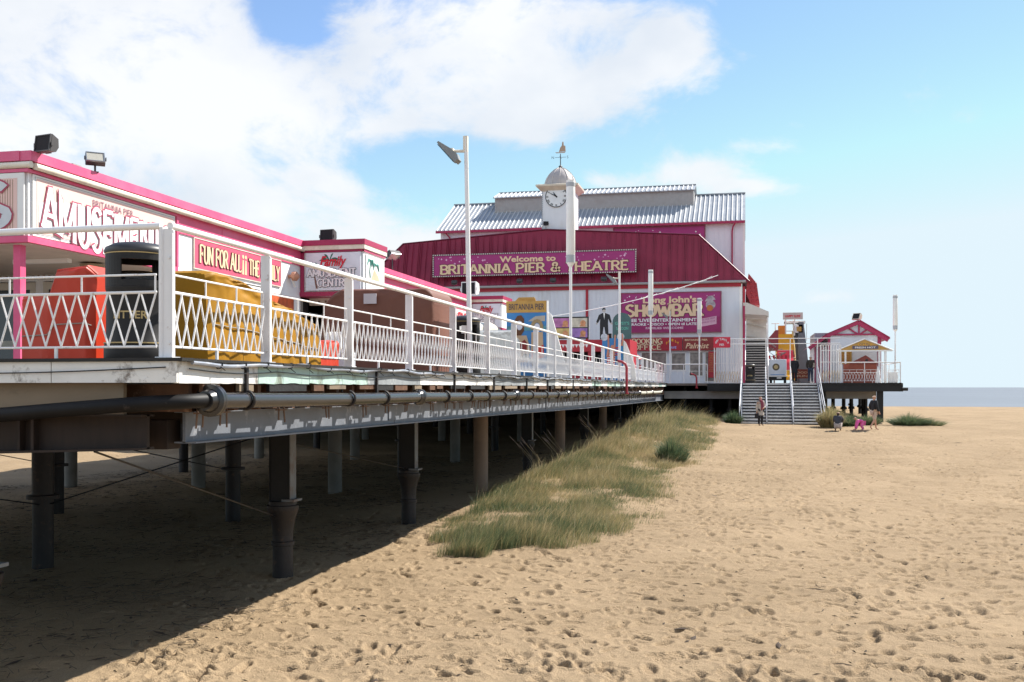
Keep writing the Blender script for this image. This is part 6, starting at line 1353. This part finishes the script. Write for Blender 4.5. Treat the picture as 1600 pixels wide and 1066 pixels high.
def hut():
    y = 68; t = thing('deck_hut', (6.7,y,DZ), 'white hut with crimson gable timbers at the seaward end of the deck', 'building')
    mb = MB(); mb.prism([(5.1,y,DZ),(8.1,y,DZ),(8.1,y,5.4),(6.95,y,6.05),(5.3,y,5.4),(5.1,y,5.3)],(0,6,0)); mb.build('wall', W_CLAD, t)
    mb = MB(); ww = .22
    def bar(a, b, w_=.16, d=.12): 
        a = Vector((a[0],y-.05,a[1])); b = Vector((b[0],y-.05,b[1])); u = (b-a).normalized(); s_ = Vector((-u.z,0,u.x))*w_/2; mb.prism([a-s_,b-s_,b+s_,a+s_],(0,-d,0))
    bar((6.95,6.20),(8.75,5.08),.34,.18); bar((6.95,6.20),(5.0,5.35),.26,.19); bar((5.05,5.38),(3.95,4.55),.20,.17); bar((5.0,5.42),(8.3,5.42),.10,.10); bar((6.98,5.42),(6.98,6.15),.10,.08); bar((6.9,5.45),(6.3,5.85),.10,.06); bar((7.06,5.45),(7.6,5.82),.10,.06)
    mb.box(8.1,y-.04,DZ,8.32,y+.1,5.35); mb.box(5.1,y-.04,DZ,5.25,y-.001,5.3); mb.build('gable_timber', PINKD, t)
    mb = MB(); mb.add([(6.95,y-.3,6.32),(8.85,y-.3,5.12),(8.85,y+6,5.12),(6.95,y+6,6.32)],[(0,1,2,3)]); mb.add([(6.95,y-.3,6.32),(6.95,y+6,6.32),(4.95,y+6,5.46),(4.95,y-.3,5.46)],[(0,1,2,3)]); mb.add([(4.95,y-.3,5.46),(4.95,y+6,5.46),(3.85,y+6,4.60),(3.85,y-.3,4.60)],[(0,1,2,3)]); mb.build('roof', PINKD, t)
    mb = MB(); mb.box(4.55,y+4,5.0,8.3,y+9,5.75); x = 4.6
    while x < 8.25: mb.box(x,y+3.97,5.0,x+.05,y+3.999,5.74); x += .12
    mb.build('rear_roof', ROOFM, t)
    mb = MB(); mb.box(4.3,y+.5,DZ,5.1,y+5,4.7); mb.build('side_room', W_CLAD, t); mb = MB()
    for x in (4.32,4.55,4.8): mb.box(x,y+.44,DZ,x+.08,y+.499,4.7)
    mb.build('pink_stripe', PINKD, t)
    mb = MB(); mb.box(5.75,y-.05,3.55,6.55,y-.001,4.35); o = mb.build('menu_board', OCHRE, None); tag(o,'orange menu board on the front wall of the crimson gabled hut','sign'); mb = MB()
    for i in range(5): plain(['DONUTS','CREPES','COFFEE','BURGERS','CHIPS'][i],(5.82,y-.055,4.17-.14*i),**FY,h=.09,width=.64,m=mat('menu_red',(.4,.05,.02),.5),parent=None)
    for ob in [q for q in bpy.data.objects if q.name.startswith('lettering') and q.parent is None]: ob.parent = o
    floodlight(6.85,y+.2,6.35,-40,-25,.55,'pale floodlight tilted on top of the crimson gable',open_face=False,housing=CREAM,stand=.02)
    # small fronted kiosk
    y = 65.5; t = thing('kiosk', (7.1,y,DZ), 'small kiosk with an orange lettered gable on white posts in front of the hut', 'kiosk')
    mb = MB(); mb.prism([(5.5,y,4.36),(8.6,y,4.36),(7.06,y,5.0)],(0,.1,0)); mb.build('gable_board', OCHRE, t); mb = MB(); mb.prism([(5.45,y-.02,4.27),(8.65,y-.02,4.27),(8.65,y-.02,4.355),(5.45,y-.02,4.355)],(0,.2,0))
    for a, b in (((5.4,4.33),(7.06,5.03)),((8.7,4.33),(7.06,5.03))): mb.tube((a[0],y-.03,a[1]),(b[0],y-.03,b[1]),.035,6)
    for x in (7.85,8.2): mb.box(x,y,DZ,x+.13,y+.13,4.27)
    for x in (5.5,5.9): mb.box(x,y,DZ,x+.1,y+.1,4.27)
    mb.build('white_frame', W_TRIM, t); mb = MB(); mb.add([(5.4,y,4.36),(5.4,y+1.6,4.36),(7.06,y+1.6,5.06),(7.06,y,5.06)],[(0,1,2,3)]); mb.add([(8.7,y,4.36),(8.7,y+1.6,4.36),(7.06,y+1.6,5.06),(7.06,y,5.06)],[(3,2,1,0)]); mb.build('roof', W_TRIM, t)
    mb = MB(); mb.box(6.35,y-.012,4.42,7.85,y-.002,4.62); mb.box(6.75,y-.012,4.621,7.4,y-.002,4.75); mb.build('name_panel', mat('name_panel',(.12,.10,.14),.5), t); plain('DONUTS',(6.7,y-.02,4.62),**FY,h=.12,width=.75,m=YEL,parent=t,bold=.03); plain('FRESH HOT',(6.5,y-.02,4.46),**FY,h=.1,width=1.2,m=WHITEL,parent=t,bold=.03)
    y = 64.9; t = thing('playhouse', (7,y,DZ), 'brown wooden house shaped box behind the lattice railing', 'playhouse'); mb = MB(); mb.box(5.8,y,DZ,7.7,y+.5,3.5); mb.build('body', BRICKR, t); mb = MB(); mb.prism([(6.1,y-.05,3.505),(7.75,y-.05,3.505),(7.06,y-.05,4.02)],(0,.6,0)); mb.build('roof_gable', mat('playhouse_roof',(.19,.04,.03),.6), t)
    mb = MB(); mb.lathe((7.1,y-.06,3.72),[(.08,0),(.08,.01)],12,(0,-1,0)); mb.build('porthole', BLACK, t)
    mb = MB(); mb.lathe((7.75,y+.1,DZ),[(.2,0),(.16,.4),(.10,.9),(.02,1.0)],12); tag(mb.build('white_figure', W_TRIM, None, True),'pale cone shaped cover at the right end of the playhouse','cover')
    mb = MB(); mb.box(8.35,64.6,DZ,8.85,65.2,3.0); tag(mb.build('white_bin', W_TRIM, None, bevel=.04),'square white bin in the seaward corner of the deck','bin')
hut()

# ================================================================ PEOPLE
def skin_mesh(name, nodes, edges, m, parent, sub=1, root=0):
    me = bpy.data.meshes.new(name); me.from_pydata([n[0] for n in nodes], edges, []); o = bpy.data.objects.new(name, me); C.objects.link(o)
    sk = o.modifiers.new('s', 'SKIN'); sk.use_smooth_shade = True; 
    for i, n in enumerate(nodes):
        r = n[1]; me.skin_vertices[0].data[i].radius = (r, r) if not isinstance(r, tuple) else r
        me.skin_vertices[0].data[i].use_root = (i == root)
    su = o.modifiers.new('u', 'SUBSURF'); su.levels = sub; su.render_levels = sub
    dg = bpy.context.evaluated_depsgraph_get(); me2 = bpy.data.meshes.new_from_object(o.evaluated_get(dg)); bpy.data.objects.remove(o)
    me2.name = name; me2.materials.clear(); me2.materials.append(m); o = bpy.data.objects.new(name, me2); C.objects.link(o)
    o.parent = parent; return o
def person(loc, yaw, h, label, pose=None, fat=1.0, top=None, bottom=None, shoe=BLACK, hair=None, skirt=None, sleeves=1, legs=1.0, hairlong=False, coat=0):
    """local frame: x forward, y left; pose overrides joints given as fractions of height"""
    t = thing('person', (0,0,0), label, 'person')
    J = dict(pel=(0,0,.52), waist=(0,0,.61), chest=(.0,0,.72), neck=(0,0,.83), jaw=(.012,0,.885), head=(.0,0,.935), crown=(-.005,0,.965))
    for s, k in ((1,'l'),(-1,'r')):
        J.update({k+'sh':(0,.105*s,.80), k+'el':(-.01,.135*s,.635), k+'wr':(.02,.14*s,.49), k+'pa':(.03,.14*s,.455), k+'hip':(0,.05*s,.50), k+'kn':(.01,.055*s,.28), k+'an':(-.01,.055*s,.045), k+'to':(.075,.062*s,.018)})
    if pose: J.update(pose)
    rad = dict(pel=.075, waist=.066, chest=.078, neck=.034, jaw=.044, head=.054, crown=.044, sh=.038, el=.026, wr=.018, pa=.02, hip=.05, kn=.034, an=.022, to=.019)
    names = list(J); ix = {n: i for i, n in enumerate(names)}; rr = lambda n: rad.get(n, rad.get(n[1:], .03))*h*.95*fat
    nodes = [(tuple(c*h for c in J[n]), rr(n)) for n in names]
    E_ = [('pel','waist'),('waist','chest'),('chest','neck'),('neck','jaw'),('jaw','head'),('head','crown')]
    for k in 'lr': E_ += [('chest',k+'sh'),(k+'sh',k+'el'),(k+'el',k+'wr'),(k+'wr',k+'pa'),('pel',k+'hip'),(k+'hip',k+'kn'),(k+'kn',k+'an'),(k+'an',k+'to')]
    edges = [(ix[a], ix[b]) for a, b in E_]
    for k in 'lr':       # five separate bent fingers
        p = Vector(J[k+'pa'])*h; d = (Vector(J[k+'pa'])-Vector(J[k+'wr'])).normalized(); sd_ = d.cross(Vector((0,1,0))).normalized() if abs(d.y) < .9 else Vector((1,0,0)); inn = d.cross(sd_)
        for f in range(5):
            o_ = (f-1.5)*.019; ln = (.075,.083,.078,.062,.055)[f]
            if f < 4: a = p+sd_*o_+d*.03; b = a+d*ln*.5; c = b+d*ln*.4+inn*.02
            else: a = p-sd_*.035; b = a-sd_*.018+d*.02; c = b+d*.028
            i0 = len(nodes); nodes += [(tuple(a),.0095),(tuple(b),.009),(tuple(c),.0075)]; edges += [(ix[k+'pa'],i0),(i0,i0+1),(i0+1,i0+2)]
    skin_mesh('body', nodes, edges, SKIN, t, 2, ix['pel'])
    def garment(name, parts, extra, m):
        nn = []; ne = []; mp = {}
        for a, b in parts:
            for q in (a, b):
                if q not in mp: mp[q] = len(nn); nn.append((tuple(c*h for c in J[q]), rr(q)+extra))
            ne.append((mp[a], mp[b]))
        return skin_mesh(name, nn, ne, m, t, 2, 0)
    tp = [('pel','waist'),('waist','chest')] + sum([[('chest',k+'sh'),(k+'sh',k+'el')] + ([(k+'el',k+'wr')] if sleeves else []) for k in 'lr'], [])
    if top: garment('coat' if coat else 'top', [('chest','waist')]+tp[:1]+tp[2:], .028, top)
    lp = sum([[('pel',k+'hip'),(k+'hip',k+'kn')]+([(k+'kn',k+'an')] if legs >= 1 else []) for k in 'lr'], [])
    if bottom: garment('trousers' if legs >= 1 else 'shorts', lp, .022, bottom)
    if coat:
        mb = MB(); p = Vector(J['pel'])*h; w_ = Vector(J['chest'])*h; mb.v = []; n = 16; rings = [(w_, .115*h,.085*h),(p+Vector((0,0,.04*h)),.105*h,.085*h),(p+Vector((0,0,-coat*h)),.125*h,.105*h)]
        vs = [(c.x+b*math.cos(2*math.pi*i/n), c.y+a*math.sin(2*math.pi*i/n), c.z) for c, a, b in rings for i in range(n)]
        mb.add(vs, [(k*n+i,k*n+(i+1)%n,(k+1)*n+(i+1)%n,(k+1)*n+i) for k in range(2) for i in range(n)]+[tuple(range(2*n,3*n))]); o = mb.build('coat_skirt', top, None, True); o.parent = t
    for k in 'lr':
        a, b = Vector(J[k+'an'])*h, Vector(J[k+'to'])*h; skin_mesh('shoe', [(tuple(a-(b-a)*.15),.03),(tuple((a+b)/2),.034),(tuple(b+(b-a)*.1),.026)], [(0,1),(1,2)], shoe, t, 1)
    hd, cr = Vector(J['head'])*h, Vector(J['crown'])*h; jw = Vector(J['jaw'])*h; up = (cr-jw).normalized()
    fwd = Vector(J.get('face',(1,0,0))).normalized()
    if hair:
        hs = [(tuple(hd-fwd*.03+up*.035),.088),(tuple(hd-fwd*.045-up*.02),.082)]
        if hairlong: hs.append((tuple(hd-fwd*.055-up*.13),.06))
        skin_mesh('hair', hs, [(i,i+1) for i in range(len(hs)-1)], hair, t, 2)
    mb = MB(); sd_ = up.cross(fwd).normalized()
    for s in (-1,1): mb.lathe(hd+fwd*.082+sd_*.03*s+up*.0, [(.009,0),(.009,.006)], 8, fwd)
    o = mb.build('eye', BLACK, None); o.parent = t; mb = MB(); mb.path([hd+fwd*.08+up*.0, hd+fwd*.105-up*.03, hd+fwd*.08-up*.038],[.008,.013,.008],6); o = mb.build('nose', SKIN, None, True); o.parent = t
    mb = MB()
    for s in (-1,1): mb.lathe(hd+sd_*s*.083-up*.01, [(.022,-.008),(.022,.008)], 10, sd_)
    o = mb.build('ear', SKIN, None, True); o.parent = t; mb = MB(); mb.path([hd+fwd*.078-sd_*.025-up*.062, hd+fwd*.086-up*.064, hd+fwd*.078+sd_*.025-up*.062],.006,5); o = mb.build('mouth', mat('lips',(.4,.14,.12),.5), None); o.parent = t
    t.location = loc; t.rotation_euler.z = R(yaw); return t
BLK = cloth('black_cloth', (.018,.018,.022)); GREY_H = cloth('light_hair', (.45,.38,.30)); DK_H = cloth('dark_hair', (.05,.03,.02)); JEAN = cloth('dark_jeans',(.035,.045,.075))
p = person((.78,56.6,gh(.78,56.6)), -60, 1.60, 'woman in pale grey coat and plum scarf standing before the beach stairs',
    dict(rwr=(.02,-.15,.47), rpa=(.03,-.15,.435), lel=(.06,.13,.64), lwr=(.12,.06,.60), lpa=(.14,.03,.59)), top=cloth('grey_coat',(.42,.37,.32)), bottom=BLK, hair=cloth('auburn_hair',(.42,.20,.12)), coat=.17)
mb = MB(); mb.path([(.09,-.10,1.36),(.15,0,1.33),(.13,.06,1.15),(.14,.09,.88)],[.05,.06,.06,.05],8); mb.path([(.12,-.02,1.3),(.15,.0,1.1),(.14,-.01,.82)],[.05,.055,.045],8); o = mb.build('scarf', cloth('plum_scarf',(.22,.05,.08)), None, True); o.parent = p
mb = MB(); mb.box(-.09,-.30,.40,.15,-.20,.66); mb.path([(-.05,-.25,.66),(.03,-.25,.76),(.11,-.25,.66)],.01,5); o = mb.build('handbag', BLK, None, bevel=.02); tag(o,'black handbag held low by the woman in the grey coat','handbag'); o.location = p.location; o.rotation_euler = p.rotation_euler
sq = dict(pel=(-.06,0,.16), waist=(-.02,0,.24), chest=(.05,0,.34), neck=(.10,0,.43), jaw=(.125,0,.475), head=(.12,0,.52), crown=(.115,0,.55))
for s,k in ((1,'l'),(-1,'r')): sq.update({k+'sh':(.05,.10*s,.41),k+'el':(.16,.13*s,.30),k+'wr':(.24,.06*s,.24),k+'pa':(.27,.05*s,.22),k+'hip':(-.05,.055*s,.155),k+'kn':(.16,.09*s,.25),k+'an':(.02,.07*s,.045),k+'to':(.10,.075*s,.018)})
person((4.45,53.0,gh(4.45,53.0)), 80, 1.65, 'crouching adult in a dark top and grey trousers, back turned, on the sand', sq, top=cloth('charcoal_top',(.045,.045,.055)), bottom=cloth('grey_trousers',(.36,.30,.27)), hair=DK_H, hairlong=True)
cw = dict(pel=(-.16,0,.40), waist=(-.06,0,.46), chest=(.05,0,.49), neck=(.13,0,.54), jaw=(.19,0,.55), head=(.21,0,.62), crown=(.21,0,.67))
for s,k in ((1,'l'),(-1,'r')): cw.update({k+'sh':(.09,.10*s,.48),k+'el':(.14,.13*s,.26),k+'wr':(.18,.12*s,.06),k+'pa':(.22,.12*s,.03),k+'hip':(-.17,.06*s,.38),k+'kn':(-.08,.09*s,.24),k+'an':(-.20,.08*s,.06),k+'to':(-.12,.09*s,.02)})
person((5.50,53.3,gh(5.5,53.3)), 185, .95, 'toddler in bright pink on hands and feet on the sand', cw, fat=1.4, top=cloth('bright_pink',(.75,.12,.38)), bottom=cloth('bright_pink2',(.70,.14,.36)), hair=DK_H, shoe=cloth('pink_shoe',(.6,.3,.4)))
wk = dict(lkn=(.07,.05,.29), lan=(.10,.05,.05), lto=(.18,.055,.02), rkn=(-.02,-.05,.28), ran=(-.15,-.05,.09), rto=(-.10,-.055,.03), lel=(-.05,.14,.65), lwr=(.03,.15,.53), lpa=(.05,.14,.50), rel=(.0,-.14,.64), rwr=(.07,-.13,.52), rpa=(.09,-.12,.49))
person((6.22,53.6,gh(6.22,53.6)), 28, 1.76, 'walking man in a black jacket and pale shorts on the sand', wk, top=BLK, bottom=cloth('pale_shorts',(.50,.38,.30)), legs=.5, hair=GREY_H)
wk2 = dict(lkn=(.03,.05,.28), rkn=(.0,-.05,.28), lel=(-.02,.135,.64), lwr=(.05,.10,.53), lpa=(.06,.08,.50), rel=(-.02,-.135,.64), rwr=(.05,-.10,.53), rpa=(.06,-.08,.50))
person((3.02,67.2,DZ+.01), 95, 1.70, 'person in a long black coat on the deck beside the cabinet truck', wk2, top=BLK, bottom=BLK, hair=GREY_H, coat=.14)
person((3.98,66.9,DZ+.01), 85, 1.72, 'person in a dark jacket and blue jeans walking away on the deck', wk2, top=cloth('dark_brown_jacket',(.035,.03,.025)), bottom=JEAN, hair=cloth('white_hair',(.6,.58,.55)))
mb = MB(); mb.box(4.12,66.62,3.32,4.24,66.75,3.62); tag(mb.build('shoulder_bag', TRUNK, None, bevel=.03),'small tan bag at the side of the person in jeans','bag')
